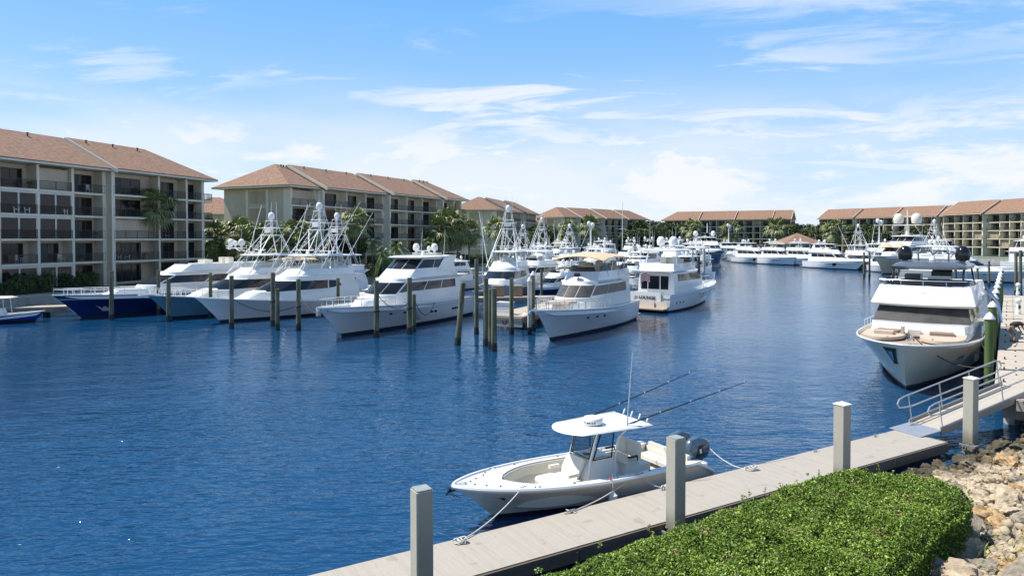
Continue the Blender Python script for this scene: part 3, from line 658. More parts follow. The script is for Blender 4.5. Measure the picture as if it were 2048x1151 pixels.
# ---------------------------------------------------------------- boat building kit (local x to the bow, y to port, z up, origin at the stern waterline)
class Hull:
    def __init__(s, root, L, B, fs, fb, rake, mh, stripe=BOOT, bottom=BOTTOM, s0=.35, p=2.3, draft=.5, flare=1.7, ns=26, pw=.85, stern_in=.95, chine=.86, wlp=1.65, name='hull', cove=None, bul=.35, deckm=GEL, aftdrop=0., railm=None, sheer_p=1.7):
        s.L, s.B, s.fs, s.fb, s.rake, s.s0, s.p, s.draft, s.flare, s.pw, s.si, s.ch, s.wlp, s.sp = L, B, fs, fb, rake, s0, p, draft, flare, pw, stern_in, chine, wlp, sheer_p
        s.root = root; s.bul = bul; S = [i / ns for i in range(ns + 1)]; S = [1 - (1 - q) ** 1.35 for q in S]
        rows_z = [-draft, .10, .22]; fr = [.12, .28, .45, .62, .8, 1.]
        def row(side, kind, val):
            o = []
            for q in S:
                t = (val + draft) / (s.sheer(q) + draft) if kind == 'z' else None
                if kind == 'f': z = .22 + (s.sheer(q) - .22) * val; t = (z + draft) / (s.sheer(q) + draft)
                o.append(s.P(q, t, side))
            return o
        for nm, lo, hi, mt in (('bottom_paint', ('z', -draft), ('z', .10), bottom), ('boot_stripe', ('z', .10), ('z', .22), stripe)):
            b = MB()
            for side in (1, -1):
                b.grid([row(side, *lo), row(side, *hi)], flip=side > 0)
            a1, a2 = s.P(0, (lo[1] + draft) / (fs + draft), 1), s.P(0, (lo[1] + draft) / (fs + draft), -1); c1, c2 = s.P(0, (hi[1] + draft) / (fs + draft), 1), s.P(0, (hi[1] + draft) / (fs + draft), -1)
            b.add([a1, a2, c2, c1], [(0, 1, 2, 3)]); b.build(nm, mt, root)
        b = MB(); tr = []
        for side in (1, -1):
            rows = [row(side, 'z', .22)] + [row(side, 'f', f) for f in fr]; b.grid(rows, flip=side > 0); tr.append([r_[0] for r_ in rows])
        b.grid([tr[0], tr[1]]); b.build(name, mh, root, ang=50)
        if cove:
            c_ = MB()
            for side in (1, -1):
                pts = [s.P(q, (.22 + (s.sheer(q) - .22) * cove + draft) / (s.sheer(q) + draft), side) for q in S]; c_.tube(pts, .022, 5)
            c_.build('rub_strake', GEL if mh is not GELH else mat('grey_strake', (.3, .31, .33), .4), root)
        # gunwale and deck
        g = MB()
        for side in (1, -1): g.tube([s.E(q, side, .02) for q in S], .055, 6)
        g.build('gunwale', railm or GEL, root)
        if deckm:
            d_ = MB(); rows = []
            for q in S:
                w_ = max(s.dw(q) - .08, .005); z = s.sheer(q) - bul * min(1, (1 - q) * 12); x = s.xd(q) - .06
                rows.append([(x, w_ * k, z + .05 * (1 - k * k)) for k in (-1, -.5, 0, .5, 1)])
            d_.grid(rows, flip=False); d_.build('deck', deckm, root)
            i_ = MB()
            for side in (1, -1):
                i_.grid([[Vector((r_[0][0], side * abs(r_[0][1]), r_[0][2])) for r_ in rows], [s.E(q, side, 0) - Vector((0, side * .07, 0)) for q in S]], flip=side < 0)
            i_.build('bulwark', GEL, root)
    def dw(s, q):
        u = max(0., (q - s.s0) / (1 - s.s0)); base = s.B / 2 * (s.si + (1 - s.si) * min(1, q / s.s0)); return base * max(0., 1 - u ** s.p) ** s.pw
    def cw(s, q):
        u = max(0., (q - .15) / .85); return s.B / 2 * s.ch * (s.si + (1 - s.si) * min(1, q / .35)) * max(0., 1 - u ** s.wlp)
    def sheer(s, q): return s.fs + (s.fb - s.fs) * q ** s.sp
    def xd(s, q): return s.P(q, 1., 1).x
    def P(s, q, t, side):
        zb = s.draft / (s.sheer(q) + s.draft); z = -s.draft + (s.sheer(q) + s.draft) * t
        k = (1 - t) / max(1e-6, 1 - zb); x = q * (s.L - s.rake * k ** .9)
        tt = max(0., (t - zb) / (1 - zb)); g = tt ** (.45 + s.flare * q * q); hw = s.cw(q) + (s.dw(q) - s.cw(q)) * g
        if t < zb: hw *= .82 + .18 * t / zb
        return Vector((x, side * hw, z))
    def E(s, q, side, dz=0.): p_ = s.P(q, 1., side); p_.z += dz; return p_
    def rail(s, q0, q1, h, n, r=.028, inset=.12, mid=0, name='bow_rail', mt=None, lean=0.):
        b = MB(); n_ = n
        def pt(q, side, hh): e = s.E(q, side, hh); e.y -= side * min(inset, abs(e.y)); e.x -= .1; return e
        if q1 >= .995: path = [pt(q0 + (q1 - q0) * i / n_, 1, h) for i in range(n_ + 1)] + [pt(q1 - (q1 - q0) * i / n_, -1, h) for i in range(n_ + 1)]; paths = [path]
        else: paths = [[pt(q0 + (q1 - q0) * i / n_, sd, h) for i in range(n_ + 1)] for sd in (1, -1)]
        for pa in paths:
            b.tube(pa, r, 5)
            for f in range(mid): b.tube([p_ - Vector((0, 0, h * (f + 1) / (mid + 1))) for p_ in pa], r * .6, 4)
            for i, p_ in enumerate(pa): b.tube([p_ - Vector((lean, 0, h)), p_], r * .85, 5)
        b.build(name, mt or CHROME, s.root); return b
    def portholes(s, qs, f, rad=.14, side=(1, -1), ratio=1.8, mt=None, tilt=0.):
        for sd in side:
            for q in qs:
                t = (.22 + (s.sheer(q) - .22) * f + s.draft) / (s.sheer(q) + s.draft); c = s.P(q, t, sd); tx = (s.P(q + .01, t, sd) - s.P(q - .01, t, sd)).normalized(); tz = (s.P(q, t + .02, sd) - s.P(q, t - .02, sd)).normalized()
                nn = tx.cross(tz).normalized() * (-sd); nn = nn if nn.y * sd > 0 else -nn
                b = MB(); ring = []
                for k in range(12):
                    a = 2 * math.pi * k / 12; ring.append(tx * math.cos(a) * rad * ratio + tz * (math.sin(a) * rad + tilt * math.cos(a) * rad))
                vs = [c + v_ - nn * .03 for v_ in ring] + [c + v_ + nn * .02 for v_ in ring]
                b.add(vs, [tuple(range(12)), tuple(range(12, 24))] + [(i, (i + 1) % 12, 12 + (i + 1) % 12, 12 + i) for i in range(12)]); b.build('porthole', mt or GLASS, s.root)

class House:
    def __init__(s, root, levels, mt=GEL, name='cabin', cap=True, crown=.06, capm=None, floor=False, ang=28):
        s.root = root; s.lv = levels; b = MB(); rows = [s.outline(l) for l in levels]; b.grid(rows, closed=True, flip=True)
        if cap:
            top = rows[-1]; cx = sum(p_[0] for p_ in top) / len(top); n = len(top)
            inn = [(cx + (p_[0] - cx) * .8, p_[1] * .8, p_[2] + crown) for p_ in top]
            b.grid([top, inn], closed=True, flip=True, mi=1 if capm else 0); b.add(inn, [tuple(reversed(range(n)))], 1 if capm else 0)
        if floor: b.add(rows[0], [tuple(range(len(rows[0])))])
        s.o = b.build(name, [mt, capm] if capm else mt, root, ang=ang)
    def outline(s, l):
        z, xb, xf, wb, wf, bu = l; o = []
        for k in range(9): u_ = k / 8; o.append((xb + (xf - bu - xb) * u_, wb + (wf - wb) * u_ ** 1.8, z))
        for k in range(1, 10): y = 1 - 2 * k / 10; o.append((xf - bu * y * y, wf * y, z))
        for k in range(9): u_ = 1 - k / 8; o.append((xb + (xf - bu - xb) * u_, -(wb + (wf - wb) * u_ ** 1.8), z))
        return o
    def pt(s, i, side, u_, v_):
        a, c = s.lv[i], s.lv[i + 1]; z, xb, xf, wb, wf, bu = [p_ + (q_ - p_) * v_ for p_, q_ in zip(a, c)]
        if side in 'PS':
            sg = 1 if side == 'P' else -1; return Vector((xb + (xf - bu - xb) * u_, sg * (wb + (wf - wb) * max(0, u_) ** 1.8), z))
        if side == 'F': y = 1 - 2 * u_; return Vector((xf - bu * y * y, wf * y, z))
        return Vector((xb, wb * (2 * u_ - 1), z))
    def win(s, i, side, bot, top, mt=GLASS, off=.022, nx=6, name='window', parent=None):
        def lin(P_, k):
            if len(P_) == 1: return P_[0]
            f = k * (len(P_) - 1); j = min(int(f), len(P_) - 2); r_ = f - j; return tuple(a + (c - a) * r_ for a, c in zip(P_[j], P_[j + 1]))
        rows = []
        for v_ in (0, .5, 1):
            rr = []
            for k in range(nx + 1):
                p_, q_ = lin(bot, k / nx), lin(top, k / nx); uu, vv = p_[0] + (q_[0] - p_[0]) * v_, p_[1] + (q_[1] - p_[1]) * v_
                c = s.pt(i, side, uu, vv); du = s.pt(i, side, uu + .01, vv) - s.pt(i, side, uu - .01, vv); dv = s.pt(i, side, uu, vv + .01) - s.pt(i, side, uu, vv - .01)
                n = du.cross(dv)
                if n.length < 1e-9: n = Vector((1, 0, 0))
                n.normalize(); ref = {'P': Vector((0, 1, 0)), 'S': Vector((0, -1, 0)), 'F': Vector((1, 0, 0)), 'B': Vector((-1, 0, 0))}[side]
                if n.dot(ref) < 0: n = -n
                rr.append((c, n))
            rows.append(rr)
        b = MB(); fl = side in 'PB'
        front = [[c + n * off for c, n in rr] for rr in rows]; b.grid(front, flip=not fl)
        per = [rows[0][k] for k in range(nx + 1)] + [rows[1][nx]] + [rows[2][nx - k] for k in range(nx + 1)] + [rows[1][0]]
        b.grid([[c - n * .03 for c, n in per], [c + n * off for c, n in per]], closed=True)
        return b.build(name, mt, parent or s.root, ang=30)
    def wins(s, i, side, us, v0=.12, v1=.88, gap=.012, mt=GLASS, skew=0., **k):
        for a, c in zip(us[:-1], us[1:]):
            s.win(i, side, [(a + gap, v0), (c - gap, v0)], [(a + gap + skew, v1), (c - gap + skew, v1)], mt, **k)
def dome(root, x, y, z, r, mt=ALU, name='satellite_dome', h=None, ped=.25):
    h = h or r * 2.1; b = MB(); b.lathe([(r * .4, 0), (r * .4, ped), (r * .85, ped + .02), (r, ped + h * .3), (r * .98, ped + h * .55), (r * .8, ped + h * .8), (r * .45, ped + h * .96), (r * .05, ped + h)], (x, y, z), 14); return b.build(name, mt, root, ang=60)
def mast(root, x, y, z, h, r=.02, lean=-.1, name='antenna', mt=None):
    b = MB(); b.tube([(x, y, z), (x + lean * h, y, z + h)], [r, r * .6], 5); return b.build(name, mt or ALU, root)
def radar(root, x, y, z, w_=1.3, mt=GEL):
    b = MB(); b.lathe([(.16, 0), (.2, .12), (.14, .3), (.06, .34)], (x, y, z), 10); b.box((x, y, z + .4), (.12, w_, .1)); return b.build('radar', mt, root)
def slab(root, x0, x1, hw0, hw1, z, t, mt=GEL, name='hardtop', bul=.3, crown=.07, capm=None):
    return House(root, [(z, x0, x1, hw0, hw1, bul), (z + t * .6, x0 - .05, x1 + .08, hw0 + .05, hw1 + .04, bul), (z + t, x0 + .08, x1 - .1, hw0 - .08, hw1 - .08, bul)], mt, name, floor=True, crown=crown, ang=40, capm=capm)
def posts(root, P_, r=.045, name='support', mt=None):
    for a, c in P_:
        b = MB(); b.tube([a, c], r, 6); b.build(name, mt or ALU, root)
def fender(root, x, y, z, r=.16, L=.55, mt=None):
    b = MB(); b.lathe([(.03, -L / 2 - .05), (r * .7, -L / 2 + .03), (r, -L / 3), (r, L / 3), (r * .7, L / 2 - .03), (.03, L / 2 + .05)], (x, y, z), 10); b.tube([(x, y, z + L / 2), (x, y * .97, z + L + .35)], .012, 4); return b.build('fender', mt or GEL, root)
def tower(root, base, plats, top_dome=True, ladder=True, hb=None):
    """base: four feet; plats: list of (z, xc, yhalf, xhalf)"""
    b = MB(); z1, xc, yh, xh = plats[0]
    tops = [Vector((xc + sx * xh, sy * yh, z1)) for sx, sy in ((1, 1), (1, -1), (-1, 1), (-1, -1))]
    for f, t in zip(base, tops): b.tube([f, t], .045, 6)
    bs = [Vector(f) for f in base]
    for i, j in ((0, 2), (1, 3)):
        b.tube([bs[i], tops[j]], .03, 5); b.tube([bs[j].lerp(tops[j], .1), bs[i].lerp(tops[i], .62)], .03, 5)
    b.tube([bs[0].lerp(tops[0], .55), bs[1].lerp(tops[1], .55)], .03, 5); b.tube([bs[2].lerp(tops[2], .55), bs[3].lerp(tops[3], .55)], .03, 5)
    b.tube([bs[0].lerp(tops[0], .55), tops[1]], .025, 5); b.tube([bs[3].lerp(tops[3], .3), tops[2]], .025, 5)
    prev = plats[0]
    for pl in plats[1:]:
        for sx in (1, -1):
            for sy in (1, -1): b.tube([(prev[1] + sx * prev[3], sy * prev[2], prev[0]), (pl[1] + sx * pl[3], sy * pl[2], pl[0])], .032, 5)
        for sy in (1, -1): b.tube([(prev[1] + prev[3], sy * prev[2], prev[0]), (pl[1] - pl[3], sy * pl[2], pl[0])], .022, 4)
        prev = pl
    b.build('tower_frame', ALU, root)
    for i, (z, x, yh_, xh_) in enumerate(plats):
        o = MB(); lp = [(x + sx * xh_ * 1.15, sy * yh_ * 1.15, z) for sx, sy in ((1, 1), (1, -1), (-1, -1), (-1, 1))]; o.tube(lp, .035, 5, closed=True)
        if i % 2 == 0 or i == len(plats) - 1: o.box((x, 0, z), (xh_ * 2, yh_ * 2, .05))
        o.build('tower_platform', ALU, root)
        if i < len(plats) - 1 and i % 2 == 0:
            c_ = MB(); zz_ = z + .75; c_.tube([(x + sx * xh_ * 1.2, sy * yh_ * 1.2, zz_) for sx, sy in ((1, 1), (1, -1), (-1, -1), (-1, 1))], .03, 5, closed=True); c_.build('belly_band', ALU, root)
            q = MB(); q.box((x + xh_ * .6, 0, z + .55), (.3, yh_ * 1.1, .5)); q.build('control_pod', GEL, root)
    if ladder:
        f, t = Vector(base[2]).lerp(Vector(base[3]), .2), tops[2].lerp(tops[3], .2)
        for (a, c, dy) in ((Vector(base[2]), tops[2], .32), (Vector(base[1]).lerp(Vector(base[0]), .5), tops[0].lerp(tops[1], .5), .34)):
            l_ = MB(); l_.tube([a + Vector((0, -dy, 0)), c + Vector((0, -dy, 0))], .025, 5); l_.tube([a, c], .025, 5)
            n = 11
            for k in range(1, n): l_.tube([a.lerp(c, k / n), a.lerp(c, k / n) + Vector((0, -dy, 0))], .02, 4)
            l_.build('ladder', ALU, root)
    if top_dome: dome(root, plats[-1][1], 0, plats[-1][0] + .02, .34, h=.75, ped=.12)
def outrigger(root, a, c, rings=3):
    a, c = Vector(a), Vector(c); b = MB(); b.tube([a, c], [.05, .022], 6)
    for k in range(rings):
        p_ = a.lerp(c, .18 + .24 * k); d = (c - a).normalized().cross(Vector((0, 1, 0))).normalized() * .28; b.tube([p_ - d, p_ + d], .022, 4)
    b.build('outrigger', ALU, root)

def sportfish(label, W, e, Lw=17.5, B=5.3, hullm=GELH, tower_top=10.6, group='sportfishing boats with lookout towers', pulpit=False, fb=2.35, detail=1, dx=0.):
    W = Vector((W[0], W[1], 0)); e = Vector((e[0], e[1], 0)).normalized(); o = W + e * Lw
    r = empty('sportfishing_boat', label, 'boat', o, math.atan2(-e.y, -e.x), group); rake = 2.3; L = Lw + rake
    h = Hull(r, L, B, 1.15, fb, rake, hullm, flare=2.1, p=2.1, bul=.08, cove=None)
    x = lambda a: Lw - a
    # trunk cabin rising into the wraparound mask window, then the main house
    House(r, [(1.35, x(13.6), x(-.1), 2.2, .7, .9), (2.55, x(12.5), x(2.6), 2.1, 1.1, .8)], GEL, 'trunk_cabin', crown=.12)
    hs_ = House(r, [(1.5, x(13.8), x(3.1), 2.35, 1.9, 1.3), (2.5, x(13.7), x(3.3), 2.35, 1.85, 1.3), (3.5, x(13.3), x(5.6), 2.2, 1.75, 1.1), (3.9, x(14.2), x(5.9), 2.35, 1.8, 1.1)], GEL, 'deckhouse', crown=.05)
    hs_.win(1, 'F', [(.0, .05), (1, .05)], [(.0, .93), (1, .93)], nx=10, name='windshield')
    for sd in 'PS':
        hs_.win(1, sd, [(.42, .12), (1.0, .05)], [(.48, .90), (1.0, .93)], nx=6); hs_.win(1, sd, [(.24, .35), (.40, .12)], [(.30, .86), (.46, .90)], nx=2)
    # flybridge
    fb_ = House(r, [(3.9, x(13.2), x(6.0), 2.15, 1.6, 1.3), (4.55, x(13.4), x(7.2), 2.1, 1.5, 1.2)], GEL, 'flybridge', crown=-.35)
    cn = House(r, [(4.1, x(11.2), x(8.2), .8, .7, .3), (5.0, x(10.8), x(8.8), .75, .6, .3)], GEL, 'helm_console')
    b = MB(); 
    for sy in (-.7, .7): b.box((x(11.9), sy, 4.7), (.5, .5, .6)); b.box((x(12.1), sy, 5.15), (.12, .5, .5))
    b.build('helm_seat', GEL, r)
    top = 5.75
    slab(r, x(13.0), x(7.4), 1.95, 1.65, top, .14, bul=.6)
    en = House(r, [(4.55, x(12.6), x(7.25), 2.05, 1.5, 1.2), (top, x(12.6), x(7.8), 1.9, 1.55, .9)], CLEAR, 'clear_enclosure', cap=False)
    P_ = []
    for sy in (1, -1):
        for a0, a1 in ((7.6, 8.0), (9.4, 9.6), (11.0, 11.0), (12.8, 12.7)): P_.append(((x(a0), sy * 1.6 if a0 < 9 else sy * 2.0, 4.5), (x(a1), sy * (1.5 if a0 < 9 else 1.8), top)))
    posts(r, P_, .035)
    bx = [(x(6.6), 2.0, 3.9), (x(6.6), -2.0, 3.9), (x(13.6), 2.3, 2.0), (x(13.6), -2.3, 2.0)]
    hgt = tower_top - .6; xc = x(10.6)
    tower(r, bx, [(top + (hgt - top) * .58, xc, .8, .7), (top + (hgt - top) * .80, xc, .56, .5), (hgt, xc, .38, .36)])
    radar(r, x(9.2), 0, top + .2, 1.8)
    for sy in (1, -1):
        outrigger(r, (x(8.6), sy * 2.2, 3.8), (x(12.3), sy * 4.4, 11.2))
        mast(r, x(10.9), sy * .45, hgt - 1.6, 3.6, .025, 0.)
    h.rail(.80, .97, .55, 5, name='bow_rail') if pulpit else None
    # cockpit
    b = MB(); b.box((x(16.2), 0, 1.35), (.6, 1.2, .7)); b.build('fighting_chair', GEL, r)
    if pulpit:
        b = MB(); b.box((L - .1, 0, fb + .05), (1.6, .5, .1)); b.build('bow_pulpit', GEL, r); h.rail(.7, .99, .7, 8, mid=0, name='pulpit_rail')
    return r, h

def motoryacht(label, W, e, Lw=18, B=5.3, fs=1.5, fb=2.5, hullm=GELH, enclosed=False, kind='yacht', group='motor yachts', hard=True, hmat=GEL, domes=((0, .9, .28), (0, -.9, .28)), s0=.35, rake=2.6, glass=GLASS, name='motor_yacht', house=GEL):
    W = Vector((W[0], W[1], 0)); e = Vector((e[0], e[1], 0)).normalized(); o = W + e * Lw; k = Lw / 18.
    r = empty(name, label, 'yacht', o, math.atan2(-e.y, -e.x), group); L = Lw + rake
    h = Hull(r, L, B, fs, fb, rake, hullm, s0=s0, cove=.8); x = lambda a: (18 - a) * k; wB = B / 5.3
    dk = fs + .35
    hs_ = House(r, [(dk - .5, x(16), x(3.6), 2.15 * wB, 1.5 * wB, 1.0), (dk + .75, x(16), x(4.2), 2.1 * wB, 1.5 * wB, 1.0), (dk + 1.75, x(15.8), x(6.0), 2.0 * wB, 1.5 * wB, .9), (dk + 2.0, x(17.4), x(6.2), 2.3 * wB, 1.7 * wB, .9)], house, 'saloon')
    House(r, [(dk - .4, x(8), x(.8), 1.6 * wB, .6, .7), (dk + .45, x(8), x(2.2), 1.5 * wB, .8, .6)], house, 'foredeck_trunk')
    hs_.wins(1, 'F', [0, .34, .66, 1], .06, .92, .01, glass, name='windshield')
    for sd in 'PS': hs_.wins(1, sd, [.12, .38, .64, .985], .14, .88, .008, glass)
    z2 = dk + 2.0
    if enclosed:
        up = House(r, [(z2, x(15.2), x(6.4), 2.0 * wB, 1.5 * wB, .9), (z2 + .7, x(14.6), x(7.6), 1.95 * wB, 1.45 * wB, .8), (z2 + 1.65, x(14.2), x(9.2), 1.8 * wB, 1.4 * wB, .7)], house, 'pilothouse')
        up.wins(1, 'F', [0, .34, .66, 1], .06, .92, .012, glass)
        for sd in 'PS': up.wins(1, sd, [.2, .6, .985], .1, .88, .01, glass)
        tz = z2 + 1.66
        slab(r, x(14.8), x(8.6), 1.95 * wB, 1.5 * wB, tz, .16, hmat)
    else:
        up = House(r, [(z2, x(16), x(6.4), 2.05 * wB, 1.5 * wB, .9), (z2 + .75, x(15.8), x(7.4), 2.0 * wB, 1.4 * wB, .9)], house, 'flybridge', crown=-.3)
        up.win(0, 'F', [(.1, .98), (.9, .98)], [(.15, 1.45), (.85, 1.45)], glass, name='flybridge_screen')
        b = MB(); b.box((x(12), .6, z2 + .9), (.6, .7, .9)); b.box((x(12), -.7, z2 + .9), (.6, .7, .9)); b.box((x(10), 0, z2 + .7), (.9, 1.4, .9)); b.build('helm_seat', SEAT, r)
        tz = z2 + 2.0
        if hard:
            slab(r, x(15), x(8.8), 1.95 * wB, 1.6 * wB, tz, .18, hmat)
            posts(r, [((x(a), sy * 1.85 * wB, z2 + .5), (x(a - .5), sy * 1.7 * wB, tz + .05)) for sy in (1, -1) for a in (9.6, 14.6)], .07, mt=house)
    b = MB(); b.box((x(13), 0, tz + .35), (.9, 2.6 * wB, .1)); b.tube([(x(13.6), .5, tz), (x(13), .4, tz + .4)], .08, 6); b.tube([(x(13.6), -.5, tz), (x(13), -.4, tz + .4)], .08, 6); b.build('radar_arch', house, r)
    for dx_, y, rr in domes: dome(r, x(13) + dx_, y * wB, tz + .38, rr, house if hmat is not BLACK else BLACK)
    radar(r, x(12.3), 0, tz + .2, 1.2)
    mast(r, x(14), 1.2 * wB, tz, 2.6, .02); mast(r, x(14), -1.2 * wB, tz, 2.6, .02)
    h.rail(.5, 1., .62, 9)
    h.portholes([.55, .62, .70], .62, .11)
    b = MB(); b.box((-.6, 0, .38), (1.3, B * .86, .12)); b.build('swim_platform', TEAK, r)
    return r, h, hs_, up
# ---------------------------------------------------------------- the boats one can name
def wl(px, py): p = at(px, py, 0.); return (p.x, p.y)
# white enclosed-bridge yacht, centre
yC, hC, sC, uC = motoryacht('large white yacht with enclosed pilothouse, bow towards us between timber piles', wl(683, 672), (.393, .92), 18, 5.5, 1.75, 2.42, enclosed=True, domes=((.3, .95, .32), (.3, -.95, .32), (-.2, .1, .2)), rake=2.9, group='white motor yachts moored bow-out', name='motor_yacht')
hC.portholes([.40, .43, .19, .215, .24], .5, .13, side=(1,))
fender(yC, 11.2, 2.75, 1.1, .22, .8, mat('grey_fender', (.35, .35, .36), .5))
b = MB(); b.lathe([(.1, 0), (1.0, .1), (.9, .5), (.3, .62)], (2.4, 0, 4.1), 10); o = b.build('tender_cover', BCANVAS, yC); o.scale = (1.4, 1, 1)
for sy in (1, -1):
    b = MB(); b.add([(3.0, sy * 2.15, 4.2), (6.5, sy * 1.95, 4.7), (5.0, sy * 1.95, 5.9), (3.0, sy * 2.1, 5.95), (3.6, sy * 2.1, 5.2)], [(0, 1, 2, 3, 4)]); b.add([(3.0, sy * 2.09, 4.2), (6.5, sy * 1.88, 4.7), (5.0, sy * 1.88, 5.9), (3.0, sy * 2.03, 5.95), (3.6, sy * 2.03, 5.2)], [(4, 3, 2, 1, 0)]); b.build('arch_wing', GEL, yC, smooth=False)
b = MB(); b.lathe([(.04, -.2), (.2, -.15), (.2, 0), (.04, .1)], (20.75, 0, 2.35), 10); b.box((20.7, 0, 2.1), (.35, .18, .5)); b.build('anchor', CHROME, yC)

# white yacht with tan bimini
yD, hD, sD, uD = motoryacht('white yacht with a tan canvas bimini beside the pier end', wl(1100, 680), (.43, .90), 16.0, 5.2, 1.7, 2.42, hard=False, rake=2.6, glass=GLASSG, domes=(), group='white motor yachts moored bow-out')
k = 16.5 / 18; X = lambda a: (18 - a) * k
for o in [c for c in yD.children if c.name.startswith(('radar', 'antenna'))]: bpy.data.objects.remove(o)
b = MB(); rows = []
for i in range(9):
    a = 7.0 + 8.6 * i / 8; rows.append([(X(a), y * 2.25, 6.0 + .35 * (1 - (y * y)) - .22 * abs(i - 3.5) / 4.5 - (.12 if i in (0, 8) else 0) + (.04 if i % 2 else 0)) for y in (-1, -.75, -.4, 0, .4, .75, 1)])
b.grid(rows); b.grid([[Vector(p_) - Vector((0, 0, .05)) for p_ in r_] for r_ in rows], flip=True); b.build('bimini', CANVAS, yD)
posts(yD, [((X(a0), sy * 2.05, 4.4), (X(a1), sy * 2.2, 5.85)) for sy in (1, -1) for a0, a1 in ((9, 7.1), (9.6, 9.8), (12, 11.4), (13.5, 13.6), (14, 15.5))], .025, 'bimini_frame', CHROME)
uD.win(0, 'P', [(.05, 1.05), (.98, 1.05)], [(.1, 1.5), (.95, 1.55)], GLASS, name='venturi_screen'); uD.win(0, 'S', [(.05, 1.05), (.98, 1.05)], [(.1, 1.5), (.95, 1.55)], GLASS, name='venturi_screen')
b = MB(); b.box((X(3.0), 0, 2.62), (2.0, 1.9, .16)); b.build('sunpad', CUSH, yD, ang=60)
b = MB()
for a, y in ((10.2, .7), (10.2, -.7), (12.8, 0), (12.8, 1.3)): b.box((X(a), y, 4.9), (.55, .6, .7)); b.box((X(a + .35), y, 5.3), (.1, .55, .55))
b.build('seat', SEAT, yD)
b = MB(); b.tube([(18.9, 0, 2.45), (19.6, 0, 2.5), (19.9, 0, 2.3)], .07, 6); b.box((19.0, 0, 2.5), (.5, .35, .18)); b.build('anchor', CHROME, yD)
mk = MB(); mk.tube([uD.pt(0, 'F', .46, .55) + Vector((.03, 0, 0)), uD.pt(0, 'F', .5, .8) + Vector((.03, 0, 0)), uD.pt(0, 'F', .54, .55) + Vector((.03, 0, 0))], .04, 4); mk.tube([uD.pt(0, 'F', .47, .3) + Vector((.03, 0, 0)), uD.pt(0, 'F', .53, .45) + Vector((.03, 0, 0))], .05, 4); mk.build('builder_emblem', mat('grey_emblem', (.25, .25, .26), .4), yD)
hD.rail(.45, 1., .75, 12)
h2 = MB(); h2.box((X(6.8), 0, 4.55), (.4, .35, .3)); h2.build('searchlight', DARK, yD)

# white yacht seen over its stern
Ws = Vector((14.1, 70.3, 0)); hd = Vector((.61, .79, 0)).normalized()
yE, hE, sE, uE = motoryacht('white yacht turned stern towards us with dark lettering on the transom', tuple((Ws + hd * 15)[:2]), tuple((-hd)[:2]), 15, 5.1, 1.8, 2.4, rake=2.7, domes=((.2, .75, .46), (.2, -.75, .46)), glass=GLASSB, group='white motor yachts moored bow-out')
b = MB(); b.box((-.06, .35, 1.45), (.14, 3.5, 1.1)); b.build('transom', GEL, yE, ang=20)
b = MB(); b.box((-.16, .35, .78), (.05, 2.1, .66)); b.build('garage_door', CREAM, yE); b = MB(); b.box((-.16, -1.55, .78), (.05, 1.2, .66)); b.build('locker_door', CREAM, yE)
text_mesh('LOUNGE', .46, 'name_lettering', BLACK, yE, (-.17, .1, 1.28), (R(90), 0, R(-90)), .006, .012)
mk = MB(); mk.tube([(-.17, 1.62, 1.35), (-.17, 1.45, 1.6), (-.17, 1.3, 1.38), (-.17, 1.55, 1.5), (-.17, 1.25, 1.62)], .025, 4); mk.build('transom_emblem', mat('grey_emblem', (.25, .25, .26), .4), yE)
b = MB(); b.bbox(1.64, 1.68, -1.4, 1.7, 2.2, 3.6); b.build('saloon_door', GLASS, yE, smooth=False)
for yy in (-.5, .9):
    b = MB(); b.bbox(1.6, 1.63, yy - .05, yy + .05, 2.2, 3.6); b.build('door_stile', GEL, yE, smooth=False)
b = MB()
for k in range(6): b.box((1.2 - k * .0 - .12 * k, 2.15, 2.3 + .3 * k), (.3, .6, .06))
b.build('stair', CREAM, yE)
# flag on a staff
FLR = mat('flag_red', (.50, .03, .05), .8); FLW = mat('flag_white', (.75, .73, .70), .8)
fl = empty('flag', 'red and white striped flag at the stern of the lettered yacht', 'flag', (0, 0, 0), 0)
fl.location = tuple(atY(1281, 570, 70.6)); fl.rotation_euler.z = R(10)
b = MB(); b.tube([(0, 0, -.2), (0, 0, 1.5)], .02, 5); b.build('staff', CHROME, fl)
for s_ in range(9):
    b = MB(); rows = []
    for q in range(7):
        x_ = q * .17; z_ = 1.25 - s_ * .09 - abs(q - 3) * .07; rows.append([(x_, .05 * math.sin(q * 1.6), z_), (x_, .05 * math.sin(q * 1.6), z_ - .09)])
    b.grid(rows); b.build('stripe', FLR if s_ % 2 == 0 else FLW, fl)
hE.portholes([.10, .15, .20, .55, .62], .42, .13, side=(-1,), ratio=.8); hE.portholes([.72, .80], .42, .15, side=(-1,), ratio=.8); hE.portholes([.45, .85], .75, .12, side=(-1,), ratio=.8)

# two big sportfishers at the left and the wide tower behind the pier
spF, hF = sportfish('white sportfishing boat with tall lattice tower, right of the first two', wl(441, 644), (.62, .78), 17.5, 5.4, GELH, 10.9)
spG, hG = sportfish('sportfishing boat with ice-blue hull and lattice tower, next to the navy yacht', wl(345, 637), (.60, .80), 16.5, 5.1, TEAL, 10.0, pulpit=True)
spJ, hJ = sportfish('broad sportfishing boat with many-levelled tower behind the wooden pier', (-2.6, 79), (.2, .98), 16.5, 5.6, GELH, 11.6)
